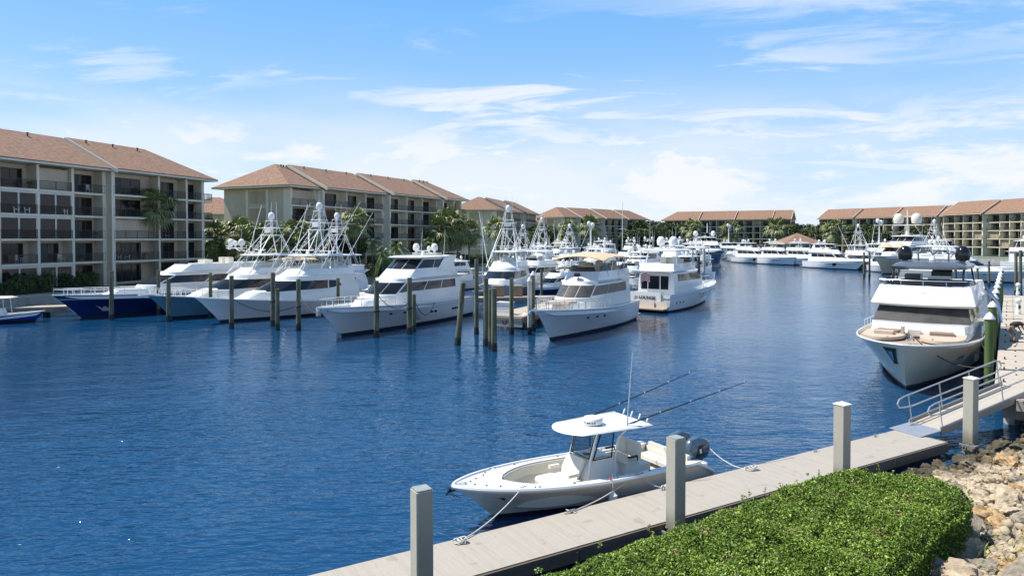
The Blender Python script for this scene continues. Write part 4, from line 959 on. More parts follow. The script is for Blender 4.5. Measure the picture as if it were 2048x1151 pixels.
# navy yacht
yH, hH, sH, uH = motoryacht('long navy-hulled yacht with white superstructure at the left', wl(163, 636), (.60, .80), 22, 5.6, 1.75, 2.3, NAVY, hard=False, rake=2.4, domes=((0, 1.0, .36), (0, -1.0, .36), (.1, 0, .26)), glass=GLASS, group='white motor yachts moored bow-out')
b = MB(); t = .45; c_ = hH.P(.87, t, 1)
EM = mat('silver_emblem', (.55, .56, .6), .35, .3)
e_ = hH.P(.88, .5, 1); tx = (hH.P(.90, .5, 1) - hH.P(.86, .5, 1)).normalized(); tz = (hH.P(.88, .6, 1) - hH.P(.88, .4, 1)).normalized(); nn = tz.cross(tx).normalized(); nn = nn if nn.y > 0 else -nn
P3 = lambda a, c2: e_ + tx * a + tz * c2 + nn * .04
b.add([P3(-.5, -.35), P3(.5, -.35), P3(.5, -.1), P3(-.5, -.1), P3(-.62, .5), P3(-.25, .05), P3(0, .35), P3(.25, .05), P3(.62, .5)], [(0, 1, 2, 3), (3, 5, 4), (3, 2, 7, 6, 5), (2, 8, 7)]); b.build('crown_emblem', EM, yH, smooth=False)
b = MB(); b.tube([hH.P(.999, .62, 1) + Vector((.05, 0, 0)), hH.P(.999, .35, 1) + Vector((.05, 0, 0))], .04, 5); b.build('anchor_shank', CHROME, yH)
hH.rail(.35, 1., .5, 16, mt=ALU)

# silver-beige yacht at the right, bow to us
Wb = wl(1812, 779); eB = Vector((.589, .808, 0)).normalized()
yB = empty('motor_yacht', 'big silver-beige yacht with graphite hardtop and two black domes, moored at the right dock', 'yacht', Vector((*Wb, 0)) + eB * 19.5, math.atan2(-eB.y, -eB.x), 'white motor yachts moored bow-out')
hB = Hull(yB, 20.9, 6.1, 1.9, 2.38, 1.4, GREYH, s0=.5, p=3.2, pw=.62, flare=1.1, chine=.9, wlp=2.2, bul=.12, deckm=TEAK, railm=GEL, ns=34, draft=.4)
x = lambda a: 19.5 - a
b = MB()   # raised foredeck moulding with sunpads
House(yB, [(2.1, x(8), x(3.4), 2.55, 2.3, .6), (2.75, x(8), x(4.5), 2.5, 2.15, .5)], GEL, 'foredeck_moulding', crown=.02)
for sy in (1, -1):
    pd = MB(); pts = []
    for q in range(15):
        a = math.pi * q / 14; pts.append((x(2.55) + 1.75 * math.sin(a), sy * (1.34 + 1.0 * math.cos(a))))
    pts = pts if sy > 0 else pts
    pd.prism([(x(4.2), sy * 2.34)] + pts[:] + [(x(4.2), sy * .34)], 2.28, 2.43); pd.build('sunpad', CUSH, yB, ang=50)
    bk = MB(); bk.box((x(3.4), sy * 1.25, 2.50), (.9, 1.1, .14), rz=.1 * sy); bk.build('cushion', CUSHB if sy < 0 else CUSHB, yB)
b = MB(); b.box((x(3.0), -.5, 2.62), (.5, .14, .4)); b.box((x(2.4), -1.3, 2.5), (.6, .9, .2)); b.build('seat_back', CUSH, yB)
b = MB(); b.bbox(x(3.9), x(3.3), -.3, .3, 2.3, 2.62); b.build('hatch_step', CREAM, yB)
# windlass and cleats
b = MB(); b.lathe([(.14, 0), (.14, .1), (.07, .14), (.1, .26)], (x(.6), .15, 2.38), 10); b.box((x(.3), 0, 2.42), (.5, .12, .08)); b.box((x(1.2), 1.0, 2.4), (.35, .08, .1)); b.box((x(1.2), -1.0, 2.4), (.35, .08, .1)); b.build('windlass', CHROME, yB)
mh = House(yB, [(1.9, x(16.5), x(5.3), 2.55, 2.45, .55), (2.72, x(16.5), x(5.6), 2.5, 2.4, .55), (3.62, x(16), x(7.0), 2.35, 2.2, .5)], GEL, 'saloon')
mh.win(1, 'F', [(.0, .02), (1., .02)], [(.0, .97), (1., .97)], GLASSG, nx=12, name='windshield')
for sd in 'PS': mh.wins(1, sd, [.1, .4, .7, .99], .1, .92, .01, GLASS)
co_ = House(yB, [(3.6, x(18), x(6.4), 2.8, 2.55, .55), (3.74, x(18), x(6.2), 2.85, 2.6, .55), (4.72, x(17.5), x(7.6), 2.62, 2.3, .5)], GEL, 'flybridge_coaming', crown=-.15, floor=True)
b = MB(); c_ = co_.pt(1, 'F', .5, .62) + Vector((.04, 0, 0)); b.tube([c_ + Vector((0, .16, 0)), c_ + Vector((.0, .1, .07)), c_ + Vector((0, -.02, .02)), c_ + Vector((0, -.16, -.04))], .022, 4); b.build('builder_emblem', mat('grey_emblem', (.25, .25, .26), .4), yB)
ws = House(yB, [(4.72, x(10.2), x(8.1), 2.42, 2.0, .5), (5.02, x(10.2), x(8.45), 2.4, 1.96, .5)], GLASS, 'wind_deflector', cap=False)
b = MB()
for y_ in range(0, 2):
    pass
rl_ = [co_.pt(1, 'S', .78, 1.), co_.pt(1, 'S', .92, 1.)] + [co_.pt(1, 'F', 1 - q / 8, 1.) for q in range(9)] + [co_.pt(1, 'P', .92, 1.), co_.pt(1, 'P', .78, 1.)]
b.tube([p_ + Vector((.05, 0, .32)) for p_ in rl_], .02, 5)
for p_ in rl_[::2]: b.tube([p_, p_ + Vector((.05, 0, .32))], .02, 5)
b.build('flybridge_rail', CHROME, yB)
ht = slab(yB, x(16.2), x(9.8), 2.2, 1.95, 5.62, .26, GREYTOP, bul=.7, crown=.16)
P_ = [((x(10.0), sy * 1.85, 4.6), (x(10.9), sy * 1.85, 5.66)) for sy in (1, -1)] + [((x(15.5), sy * 2.3, 4.3), (x(15.2), sy * 2.05, 5.66)) for sy in (1, -1)]
for a_, c2 in P_:
    b = MB(); a_ = Vector(a_); c2 = Vector(c2); b.grid([[a_ + Vector((dx, dy, 0)) for dx, dy in ((-.25, -.05), (.25, -.05), (.25, .05), (-.25, .05))], [c2 + Vector((dx, dy, 0)) for dx, dy in ((-.45, -.05), (.2, -.05), (.2, .05), (-.45, .05))]], closed=True, flip=True); b.build('hardtop_support', BLACK, yB)
en = House(yB, [(4.75, x(10.6), x(9.2), 2.0, 1.9, .5), (5.62, x(11.0), x(10.1), 1.95, 1.85, .5)], CLEAR, 'enclosure_glass', cap=False)
b = MB(); b.box((x(12.5), .6, 5.0), (.7, 1.1, .8)); b.box((x(12.9), .6, 5.35), (.15, 1.1, .5)); b.box((x(13), -1.0, 4.9), (1.4, .9, .6)); b.build('helm_seat', GLASSG, yB)
b = MB(); b.box((x(10.8), .6, 4.95), (.6, 1.2, .5)); b.build('helm_console', GEL, yB)
for sy in (1, -1): dome(yB, x(14.2), sy * 1.62, 5.95, .44, BLACK, h=.95, ped=.12)
b = MB()
for y_ in (0.45, -.45): b.tube([(x(14.1), y_ - .38, 5.95), (x(14.1), y_ - .42, 6.5), (x(14.1), y_ - .2, 6.72), (x(14.1), y_ + .2, 6.72), (x(14.1), y_ + .42, 6.5), (x(14.1), y_ + .38, 5.95)], .05, 6)
b.build('antenna_hoop', mat('dark_grey_tube', (.12, .12, .13), .35), yB)
radar(yB, x(13.6), 0, 5.98, 1.2)
# anchor pocket and hull lights
def patch(h, q, zf, wq, hz_, mt, name, taper=.6, side=1, off=.03):
    sh = h.sheer(q); b = MB(); rows = []
    for i in range(5):
        f = zf - hz_ / 2 + hz_ * i / 4; ww = wq * (taper + (1 - taper) * i / 4); row = []
        for j in range(5):
            q_ = min(.9995, q + ww * (j / 4 - .5)); t = (f * h.sheer(q_) + h.draft) / (h.sheer(q_) + h.draft); c = h.P(q_, t, side)
            tx = h.P(min(q_ + .004, 1), t, side) - h.P(q_ - .004, t, side); tz = h.P(q_, t + .02, side) - h.P(q_, t - .02, side); n = tx.cross(tz).normalized()
            if n.y * side < 0: n = -n
            row.append(c + n * off)
        rows.append(row)
    b.grid(rows); return b.build(name, mt, h.root, ang=60)
patch(hB, .982, .74, .026, .36, DARK, 'anchor_pocket', .5, -1)
patch(hB, .982, .74, .012, .22, CHROME, 'anchor', .3, -1, .05)
for q in (.80, .775): patch(hB, q, .62, .008, .10, DARK, 'hull_window', .8, 1)
for q in (.70, .62): patch(hB, q, .60, .006, .12, CHROME, 'hull_window', .8, 1)
patch(hB, .86, .66, .012, .03, CHROME, 'navigation_light', 1, -1); patch(hB, .80, .5, .010, .10, GLASSG, 'hull_window', .7, -1)
hB.rail(.35, .62, .55, 5)
for i, a in enumerate((5.5, 9, 13)): fender(yB, x(a), 3.1, .95, .3, 1.0, DARK)
# teak gangplank-like black davit behind
b = MB(); b.tube([(x(13), 2.9, 4.4), (x(12.5), 3.5, 3.6), (x(12.2), 3.7, 2.4)], .12, 6); b.build('boarding_ladder', CHROME, yB)

# small centre-console with blue hull, left edge
def small_cc(label, W, e, hm, L=6.5, canopy=True, group='small open boats'):
    W = Vector((W[0], W[1], 0)); e = Vector((e[0], e[1], 0)).normalized(); r = empty('small_open_boat', label, 'boat', W + e * (L - .8), math.atan2(-e.y, -e.x), group)
    h = Hull(r, L, 2.3, .55, .95, .8, hm, deckm=CREAM, bul=.3, draft=.2, flare=1.2)
    House(r, [(.35, 2.4, 3.6, .45, .4, .1), (1.25, 2.6, 3.4, .4, .35, .1)], GEL, 'console'); b = MB(); b.add([(3.3, .38, 1.25), (3.3, -.38, 1.25), (3.1, -.36, 1.7), (3.1, .36, 1.7)], [(0, 1, 2, 3)]); b.build('windscreen', CLEAR, r)
    b = MB(); b.box((1.7, 0, .6), (.5, .8, .5)); b.box((1.5, 0, 1.0), (.12, .8, .4)); b.build('seat', SEAT, r)
    if canopy:
        slab(r, 1.6, 4.2, 1.0, .85, 2.2, .09, bul=.25); posts(r, [((2.2 + 1.4 * i, sy * .8, .6), (2.3 + 1.2 * i, sy * .7, 2.22)) for i in (0, 1) for sy in (1, -1)], .03)
    b = MB(); b.box((-.35, 0, .8), (.55, .42, .55), taper=.75); b.box((-.4, 0, .25), (.28, .2, .8)); b.build('outboard_motor', DARK, r, ang=20)
    return r
smA = small_cc('small cobalt-blue open boat cut by the left picture edge', wl(70, 643), (-.97, -.25), COBALT)
small_cc('white open boat with canopy behind the white enclosed yacht', (-4.5, 86), (.5, .86), GEL, 8)
tnd = small_cc('small white tender moored behind the sport yacht across the channel', wl(1632, 534), (.9, .4), GEL, 5.5, False)

# ---------------------------------------------------------------- boats further back
big, hBig, _, _ = motoryacht('tall yacht with dark slate hull and white decks, bow-on down the channel', wl(1437, 536), (.10, .99), 28, 7.6, 3.7, 4.6, DNAVY, enclosed=True, rake=4.5, domes=((0, 1.7, .65), (0, -1.7, .65)), group='yachts along the far quays', s0=.45)
big.scale = (1, 1, 1.0)
patch(hBig, .93, .45, .05, .4, mat('blue_anchor_pocket', (.03, .06, .2), .3), 'anchor_pocket', .5, 1); patch(hBig, .93, .45, .05, .4, mat('blue_anchor_pocket', (.03, .06, .2), .3), 'anchor_pocket', .5, -1)
mast(big, 12, 0, 9.2, 2.6, .18, 0, 'radar_mast', GEL)
tr1, *_ = motoryacht('white trawler yacht with a tall domed mast, leftmost across the channel end', wl(1512, 520), (-.62, .78), 17, 5.6, 1.9, 2.6, CREAM, enclosed=True, group='yachts along the far quays', rake=1.6)
mast(tr1, 6, 0, 6, 6.2, .22, 0, 'signal_mast', GEL); dome(tr1, 6, .5, 11.2, .5, GEL); dome(tr1, 6, -.5, 11.6, .5, GEL)
ya2, *_ = motoryacht('white yacht with enclosed bridge beside the trawler yacht', wl(1556, 524), (-.62, .78), 17, 5.2, 1.9, 2.6, GELH, enclosed=True, group='yachts along the far quays', rake=2.8)
cat, *_ = motoryacht('white twin-deck boat with dark side window, stern to the pavilion', wl(1642, 532), (-.28, .96), 13, 5.8, 1.9, 2.3, GEL, group='yachts along the far quays', rake=1.0)
spt, hS_, _, _ = motoryacht('sleek white sport yacht with dark arched side windows', wl(1712, 540), (-.22, .97), 17, 4.9, 1.7, 2.3, GEL, hard=False, group='yachts along the far quays', rake=3.2)
patch(hS_, .62, .62, .09, .45, GLASS, 'hull_window', .4, 1); patch(hS_, .62, .62, .09, .45, GLASS, 'hull_window', .4, -1)
bei, hBe, _, _ = motoryacht('large beige-hulled yacht with two cream domes behind the silver yacht', wl(1768, 548), (.72, .69), 25, 7.0, 2.9, 3.4, BEIGE, enclosed=True, group='yachts along the far quays', rake=3.0, s0=.5, domes=())
for sy in (1.6, -1.6): dome(bei, 9.5, sy, 9.3, .95, CREAM, h=2.0, ped=.2)
b = MB(); b.box((9.5, 0, 9.2), (1.4, 5, .2)); b.tube([(9.5, 0, 7), (9.5, 0, 9.3)], .35, 8); b.tube([(9.5, 0, 9.3), (9.5, 0, 12.2)], .14, 6); b.box((9.5, 0, 10.9), (.2, 1.6, .15)); b.build('mast_platform', CREAM, bei)
bei.scale = (1.05, 1.15, 1.15)
for xx in (19.6, 17.6):
    b = MB(); b.lathe([(1.5, 0), (1.0, .4), (.1, .8)], (xx, 1.5 if xx > 18 else -1.5, 4.9), 8); b.build('sun_umbrella', CANVAS, bei)
ry1, *_ = motoryacht('white express yacht with black window band, moored across the right dock head', wl(2032, 566), (-.60, .80), 18, 5.4, 1.6, 2.2, GELH, group='yachts at the right-hand berths', rake=3.0, domes=((0, .9, .3), (0, -.9, .3)))
spT, _ = sportfish('sportfishing boat with slanted tower at the right picture edge', (97, 141), (-.35, .94), 16, 5.2, GELH, 11.5)
clone(big, (60, 228, 0), R(-80), 'white-decked yacht with dark slate hull far behind the channel piles', .72)
# repeated background boats: copies of four kinds
def C(src, X, Y, deg, s, lb, grp=None):
    return clone(src, (X, Y, 0), R(deg), lb, s, grp)
gF = 'sportfishing boats with lookout towers'; gY = 'yachts packed in the middle berths'; gR = 'yachts at the right-hand berths'
C(spF, 4.5, 139, -112, .92, 'left of three small towers before the fourth block', gF)
C(spJ, 8.0, 147, -108, 1.0, 'taller middle one of three small towers before the fourth block', gF)
C(spF, 14.6, 150, -112, .95, 'right of three small towers before the fourth block', gF)
C(spF, -18.0, 88, -118, .95, 'tower boat whose mast rises behind the enclosed pilothouse', gF)
C(yD, -22.5, 84, -118, .85, 'white yacht with canopy tucked behind the second sportfisher')
for (src, X_, Y_, dg, s, lb) in (
    (cat, 5.5, 101, -118, .9, 'white yacht with its bow just left of the tan bimini'), (ya2, 11.0, 112, -118, .8, 'white enclosed yacht peeping over the tan bimini'), (yH, 9.5, 97, -120, .62, 'dark-hulled yacht wedged behind the tan bimini'),
    (ya2, 21.5, 104, -118, .92, 'white yacht directly behind the lettered yacht'), (cat, 16.5, 120, -118, .9, 'white yacht between bimini and lettered yacht, second row'), (spt, 24.5, 122, -118, .9, 'low white sport yacht two rows behind the lettered yacht'),
    (cat, 32.5, 118, -115, .95, 'white twin-deck yacht left of the channel piles'), (ya2, 34.0, 140, -112, 1.0, 'white enclosed yacht behind the channel piles'), (spt, 27.0, 148, -115, 1.0, 'white sport yacht in the middle of the packed berths'),
    (tr1, 20.5, 165, -112, .9, 'white trawler yacht with mast in the middle berths'), (cat, 14.0, 178, -112, 1.0, 'white yacht before the foot of the fourth block, left'), (ya2, 27.0, 185, -112, 1.0, 'white yacht before the foot of the fourth block, middle'),
    (spt, 36.0, 175, -112, 1.1, 'white sport yacht before the foot of the fourth block, right'), (cat, 42.5, 160, -110, 1.0, 'white yacht just left of the slate-hulled yacht'), (ya2, 45.0, 192, -108, 1.1, 'white yacht left behind the slate-hulled yacht'),
    (cat, 52.0, 215, -108, 1.1, 'white yacht farthest down the middle berths'), (spt, 40.0, 225, -108, 1.1, 'pale sport yacht farthest down the middle berths'), (ya2, 30.0, 218, -112, 1.1, 'white yacht by the far seawall before the fourth block'),
    (cat, 8.5, 165, -112, .9, 'white yacht below the small towers, farther back'), (spt, 1.5, 120, -118, .8, 'low white yacht behind the wide tower boat'), (ya2, -6.5, 104, -118, .7, 'small white yacht behind the enclosed yacht'),
    (cat, 17.8, 94, -118, .8, 'white flybridge yacht between bimini and striped flag'), (spt, 13.8, 105, -120, .8, 'slim white yacht hidden behind the tan bimini'), (ya2, 28.6, 108, -118, .8, 'white yacht right behind the lettered yacht hardtop')):
    C(src, X_, Y_, dg, s, lb, gY)
for (src, X_, Y_, dg, s, lb) in (
    (cat, 76, 205, -75, 1.0, 'white flybridge yacht in front of the pavilion'), (ya2, 84, 192, -78, 1.0, 'white yacht behind the twin-deck boat'), (spF, 88, 178, -100, 1.0, 'tower boat behind the sleek sport yacht'), (cat, 93, 172, -90, 1.0, 'white yacht between sport yacht and beige yacht'),
    (ya2, 84, 158, -95, .75, 'small white cruiser with two cabin windows left of the beige yacht'), (tr1, 98, 190, -80, 1.0, 'mast-topped trawler behind the small cruiser'), (cat, 108, 180, -70, 1.1, 'white yacht under the trees left of the cream domes'),
    (cat, 116, 160, -60, 1.1, 'white yacht right of the cream domes, back row'), (ya2, 108, 140, -62, 1.0, 'white yacht behind the right black dome'), (spt, 112, 146, -62, 1.1, 'dark-topped express yacht behind the right black dome'), (cat, 122, 152, -60, 1.1, 'white yacht in front of the rightmost block, left'),
    (spF, 104, 132, -58, .9, 'tower boat between the two black domes'), (ya2, 98, 127, -58, 1.0, 'white enclosed yacht with grey domes in the right berths'), (tr1, 118, 148, -55, .9, 'white trawler at the foot of the rightmost block'), (cat, 96, 118, -58, .85, 'white flybridge boat by the two right-edge piles'),
    (spt, 72, 218, -75, 1.0, 'white sport yacht left of the pavilion'), (cat, 64, 236, -80, 1.1, 'white yacht behind the trawler yacht'), (ya2, 112, 120, -55, .9, 'white cruiser partly out of frame at the right berths')):
    C(src, X_, Y_, dg, s, lb, gR)
# tall thin masts
for i, (lb, px, y0, y1, Y, rr) in enumerate((('tallest white mast standing before the fourth block', 1245, 404, 520, 150, .10), ('thin mast right of the fourth block', 1300, 440, 505, 170, .06), ('thin mast at the left of the third block', 965, 435, 560, 100, .04), ('thin mast before the wide far block', 1352, 452, 505, 170, .05), ('thin mast left of the tallest mast', 1180, 452, 520, 160, .06), ('thin mast between tallest mast and the bimini', 1212, 455, 520, 165, .06), ('thin pale mast beside the pavilion', 1602, 470, 520, 215, .08))):
    p_ = atY(px, y0, Y); r = empty('sailing_mast', lb, 'mast', (p_.x, Y, 0), 0, 'bare masts in the marina'); b = MB(); b.tube([(0, 0, -.5), (0, 0, p_.z)], [rr * 1.2, rr * .6], 6); b.build('spar', ALU, r); b = MB(); b.tube([(-.8, 0, p_.z * .62), (.8, 0, p_.z * .62)], rr * .4, 5); b.build('spreader', ALU, r)
# ---------------------------------------------------------------- timber piles and wooden pier
PILE = mat('green_stained_timber', (.10, .115, .055), .9, var=.5, scale=1.8, bump=.9, bscale=7, stretch=(2, 2, .45), var2=(.24, .225, .15))
PILEW = mat('wet_pile_foot', (.016, .018, .02), .5, var=.5, scale=6, bump=.8)
PILEP = mat('whitewashed_timber', (.48, .47, .42), .85, var=.3, scale=1.4, bump=.6, stretch=(2, 2, .5))
WCAP = mat('white_pile_cap', (.80, .80, .80), .45, var=.02)
PLANK = mat('sunbleached_plank', (.42, .37, .30), .85, var=.2, scale=2, bump=.5, stretch=(1, 8, 1))
PLANKD = mat('grey_pier_timber', (.24, .21, .18), .9, var=.3, scale=2, bump=.6)
def pile(label, px, ytop, ywat, dia=.36, mt=None, cap=False, lean=0., px2=None, band=False, group='timber mooring piles'):
    W = at(px2 if px2 else px, ywat, 0.); T = atY(px, ytop, W.y); h = T.z; r = empty('mooring_pile', label, 'pile', (W.x, W.y, 0), random.uniform(0, 6), group)
    d = Matrix.Rotation(-r.rotation_euler.z, 3, 'Z') @ Vector((T.x - W.x, 0, 0)); rr = dia * .46; T.x += random.uniform(-.14, .14)
    f = lambda z: Vector((d.x * z / h, d.y * z / h, z))
    b = MB(); b.tube([f(.55), f(h * .5), f(h)], [rr * 1.05, rr, rr * .97], 12); b.build('shaft', mt or PILE, r)
    b = MB(); b.tube([f(-1.5), f(0), f(.3), f(.56)], [rr * 1.15, rr * 1.22, rr * 1.16, rr * 1.06], 12); b.build('wet_foot', PILEW, r)
    if cap: b = MB(); b.lathe([(rr * 1.18, h - .02), (rr * 1.18, h + .05), (rr * .5, h + .25), (.01, h + .36)], (d.x, d.y, 0), 12); b.build('cone_cap', WCAP, r, ang=50)
    if band:
        b = MB()
        for q in range(3): b.tube([(math.cos(a) * rr * 1.1 + d.x * .5, math.sin(a) * rr * 1.1 + d.y * .5, h * .45 + .06 * q) for a in [i * math.pi / 5 for i in range(10)]], .03, 4, closed=True)
        b.build('rope_wrap', DROPE, r)
    return r
for a in (('leftmost timber pile, on the shore side of the navy bow', 104, 541, 608, .42), ('timber pile in front of the navy hull', 223, 541, 640, .42), ('short pile behind the first navy-hull pile', 214, 538, 590, .36),
    ('timber pile rising behind the navy yacht cabin', 317, 540, 628, .36), ('timber pile in front of the ice-blue hull', 337, 557, 643, .40), ('pile between ice-blue hull and white sportfisher', 421, 545, 634, .36),
    ('pile in front of the white sportfisher bow', 463, 551, 657, .40), ('pile with rope wraps before the sportfisher hull', 546, 545, 652, .42, None, False, 0, None, True), ('short dark pile against the rope-wrapped pile', 555, 577, 660, .36), ('pile right of the sportfisher, first of the pair before the white yacht', 597, 558, 660, .40, None, False, 0, None, True),
    ('slim pile behind the white yacht foredeck', 676, 556, 640, .34), ('pile beside the small boats behind the foredeck', 707, 549, 620, .34), ('tall pile crossing the bow of the enclosed yacht', 753, 561, 674, .42, None, False, 0, None, True), ('tall pile amidships of the enclosed yacht', 819, 555, 668, .42, None, False, 0, None, True), ('short fender pile beside the amidships pile', 828, 588, 664, .34),
    ('leaning pile off the stern of the enclosed yacht', 926, 565, 690, .42, None, False, 0, 915), ('pale-topped pile at the walkway behind the stern', 953, 518, 668, .36), ('pile left of the pier head', 972, 556, 692, .40), ('short pile in front of the pier head, left of the pair', 981, 578, 698, .32), ('short pile in front of the pier head, right of the pair', 988, 576, 702, .42),
    ('pile behind the white locker on the pier', 1023, 556, 668, .38), ('whitewashed pile at the pier corner', 1059, 562, 668, .36, PILEP, True), ('green pile right behind the whitewashed pile', 1066, 550, 662, .38, None, True), ('pile on the walkway left of the white yacht', 1083, 538, 600, .36),
    ('thick channel pile, front of the cluster', 1408, 497, 577, .45, PILEP), ('channel pile, second of the cluster', 1393, 500, 570, .45, PILEP), ('channel pile, third of the cluster', 1402, 493, 564, .45, PILEP), ('channel pile, hindmost of the cluster', 1384, 496, 566, .45, PILEP), ('channel pile with lean, left of the cluster', 1376, 502, 562, .45, PILEP), ('short channel pile between the taller ones', 1398, 512, 575, .40),
    ('pile by the stern of the sport yacht, left', 1728, 504, 553, .40), ('pile by the stern of the sport yacht, right', 1739, 504, 553, .40), ('pile left of the small boats by the trees', 1562, 500, 520, .4),
    ('pile before the express yacht, left one', 1955, 536, 572, .36), ('pile before the express yacht, right one', 1978, 522, 572, .36), ('tall pile beside the water pedestal, left one', 2032, 505, 588, .42), ('tall pile beside the water pedestal, right one', 2041, 500, 590, .42), ('pile seen through the flybridge glass', 1911, 528, 580, .40)):
    pile(*a)
SLX = mat('timber_plank_dark', (.28, .24, .2), .9, var=.25)
def pier(label, o, d, wd, L, z, mt=PLANK, pitch=.32, name='wooden_pier'):
    d = Vector((d[0], d[1], 0)).normalized(); r = empty(name, label, 'pier', (o[0], o[1], 0), math.atan2(d.y, d.x), 'wooden piers between the boats')
    n = min(290, int(L / pitch)); me = MB().box((0, 0, 0), (pitch - .02, wd, .06)).mesh('plank', mt, smooth=False)
    for i in range(n): q = link('plank', me, r, (pitch * (i + .5), 0, z - .03 + random.uniform(-.004, .004)))
    for sy in (-1, 1):
        b = MB(); b.bbox(.0, L, sy * wd / 2 - .04 + sy * .05, sy * wd / 2 + .04 + sy * .05, z - .5, z - .07); b.build('stringer', PLANKD, r)
    for i in range(max(2, int(L / 3.5))):
        for sy in (-1, 1):
            b = MB(); b.tube([(.6 + i * 3.5, sy * (wd / 2 - .3), -1), (.6 + i * 3.5, sy * (wd / 2 - .3), z - .07)], .16, 8); b.build('pier_pile', PILEW, r)
    return r
p1_ = pier('finger pier with white locker beside the bimini yacht', (-.6, 56.6), (.43, .9), 3.3, 18, 1.1)
p2_ = pier('cross walkway behind the tower boat and finger pier', (-12, 71), (.98, .12), 1.8, 25, 1.35)
pier('walkway along the white yachts further back', (13, 90), (.98, .2), 1.8, 8, 1.3, pitch=.6)
b = MB(); b.box((-.08, 0, .62), (.12, 3.3, .75)); b.build('pier_head_board', mat('pale_board', (.46, .40, .34), .8, var=.12), p1_); b = MB(); b.box((-.16, 0, .86), (.04, 3.32, .24)); b.build('fender_board', PLANKD, p1_)
b = MB(); b.tube([(-.2, -.25, .78), (-.24, -.27, .55), (-.22, -.12, .42), (-.22, .06, .45), (-.22, .1, .7)], .045, 6); b.build('iron_ring', DARK, p1_)
def on(o, xx, yy, zz_): return tuple(Matrix.Translation(o.location) @ Matrix.Rotation(o.rotation_euler.z, 4, 'Z') @ Vector((xx, yy, zz_)))
lk = empty('dock_locker', 'white slatted locker standing at the head of the finger pier', 'locker', on(p1_, 1.1, .55, 1.1), p1_.rotation_euler.z)
for q in range(4): b = MB(); b.box((0, 0, .13 + q * .24), (.9, 1.3, .22)); b.build('slat', GEL, lk, smooth=False)
b = MB(); b.box((0, 0, 1.01), (1.0, 1.4, .07)); b.build('lid', GEL, lk)
WOODB = mat('varnished_plywood', (.33, .20, .11), .5, var=.2)
for lb, xx, yy in (('brown wooden cabinet on the walkway, left one', 10.6, .3), ('brown wooden cabinet on the walkway, right one', 12.6, .3)):
    o = empty('wooden_cabinet', lb, 'cabinet', on(p2_, xx, yy, 1.36), .12, 'brown cabinets on the walkway'); b = MB(); b.box((0, 0, .55), (1.2, .7, 1.1)); b.build('body', WOODB, o, smooth=False); b = MB(); b.box((0, 0, 1.13), (1.3, .8, .06)); b.build('lid', PLANK, o, smooth=False); b = MB(); b.box((.0, -.37, .55), (.04, .04, .9)); b.box((-.3, -.365, .75), (.4, .02, .3)); b.build('door_trim', PLANKD, o)
bu = empty('mooring_buoy', 'round white fender buoy hanging at the whitewashed pile', 'buoy', tuple(at(1051, 644, .45).lerp(at(1051, 644, .45), 0))); b = MB(); b.lathe([(.02, -.34), (.25, -.25), (.36, 0), (.25, .25), (.05, .36), (.05, .5)], (0, 0, .45), 12); b.build('shell', GEL, bu)

# left quay boards near the small blue boat
pier('low pale dock at the left edge behind the blue boat', (-52, 63), (.93, .36), 1.8, 12, 1.0, pitch=.4)

# ---------------------------------------------------------------- right-hand dock with capped piles
SLAB = mat('cream_dock_concrete', (.44, .385, .315), .85, var=.08, scale=.8, bump=.15, bscale=20)
SLAB2 = mat('taupe_dock_concrete', (.28, .235, .20), .85, var=.08, scale=.8, bump=.15, bscale=20)
A0 = Vector((19.0, 26.8, 0)); fd = Vector((.589, .808, 0)).normalized(); gd = Vector((fd.y, -fd.x, 0)); aR = math.atan2(fd.y, fd.x)
dr = empty('concrete_dock', 'long concrete dock along the right edge with capped green piles', 'dock', A0, aR)
me1 = MB().box((0, 0, 0), (1.98, 2.3, .3)).mesh('deck_panel', SLAB, smooth=False); me2 = MB().box((0, 0, 0), (3.98, 3.2, .3)).mesh('deck_panel', SLAB2, smooth=False)
for i in range(29): link('deck_panel', me1, dr, (1 + i * 2, -1.15, 1.25 + (i % 3) * .002))
for i in range(14): link('deck_panel', me2, dr, (2 + i * 4, -2.32 - 1.6, 1.251))
b = MB(); b.bbox(0, 58, -.25, -.05, .75, 1.095); b.bbox(-.05, .2, -5.4, -.3, .5, 1.09); b.build('edge_beam', CONC, dr)
for i in range(10):
    for yy in (-.6, -4.6):
        b = MB(); b.tube([(1.4 + i * 6, yy, -1), (1.4 + i * 6, yy, 1.1)], .28, 10); b.build('support_pile', CONC, dr)
cm = MB(); cm.box((0, 0, .07), (.34, .05, .05)); cm.box((0, 0, .03), (.12, .06, .06)); cme = cm.mesh('cleat', DARK)
for i in range(14): link('cleat', cme, dr, (3.0 + i * 3.4, -.3, 1.405))
bm = MB(); bm.box((0, 0, .02), (.07, .07, .05)); bme = bm.mesh('bolt_head', DARK)
for i in range(28): link('bolt_head', bme, dr, (1 + i * 2., -.75, 1.405))
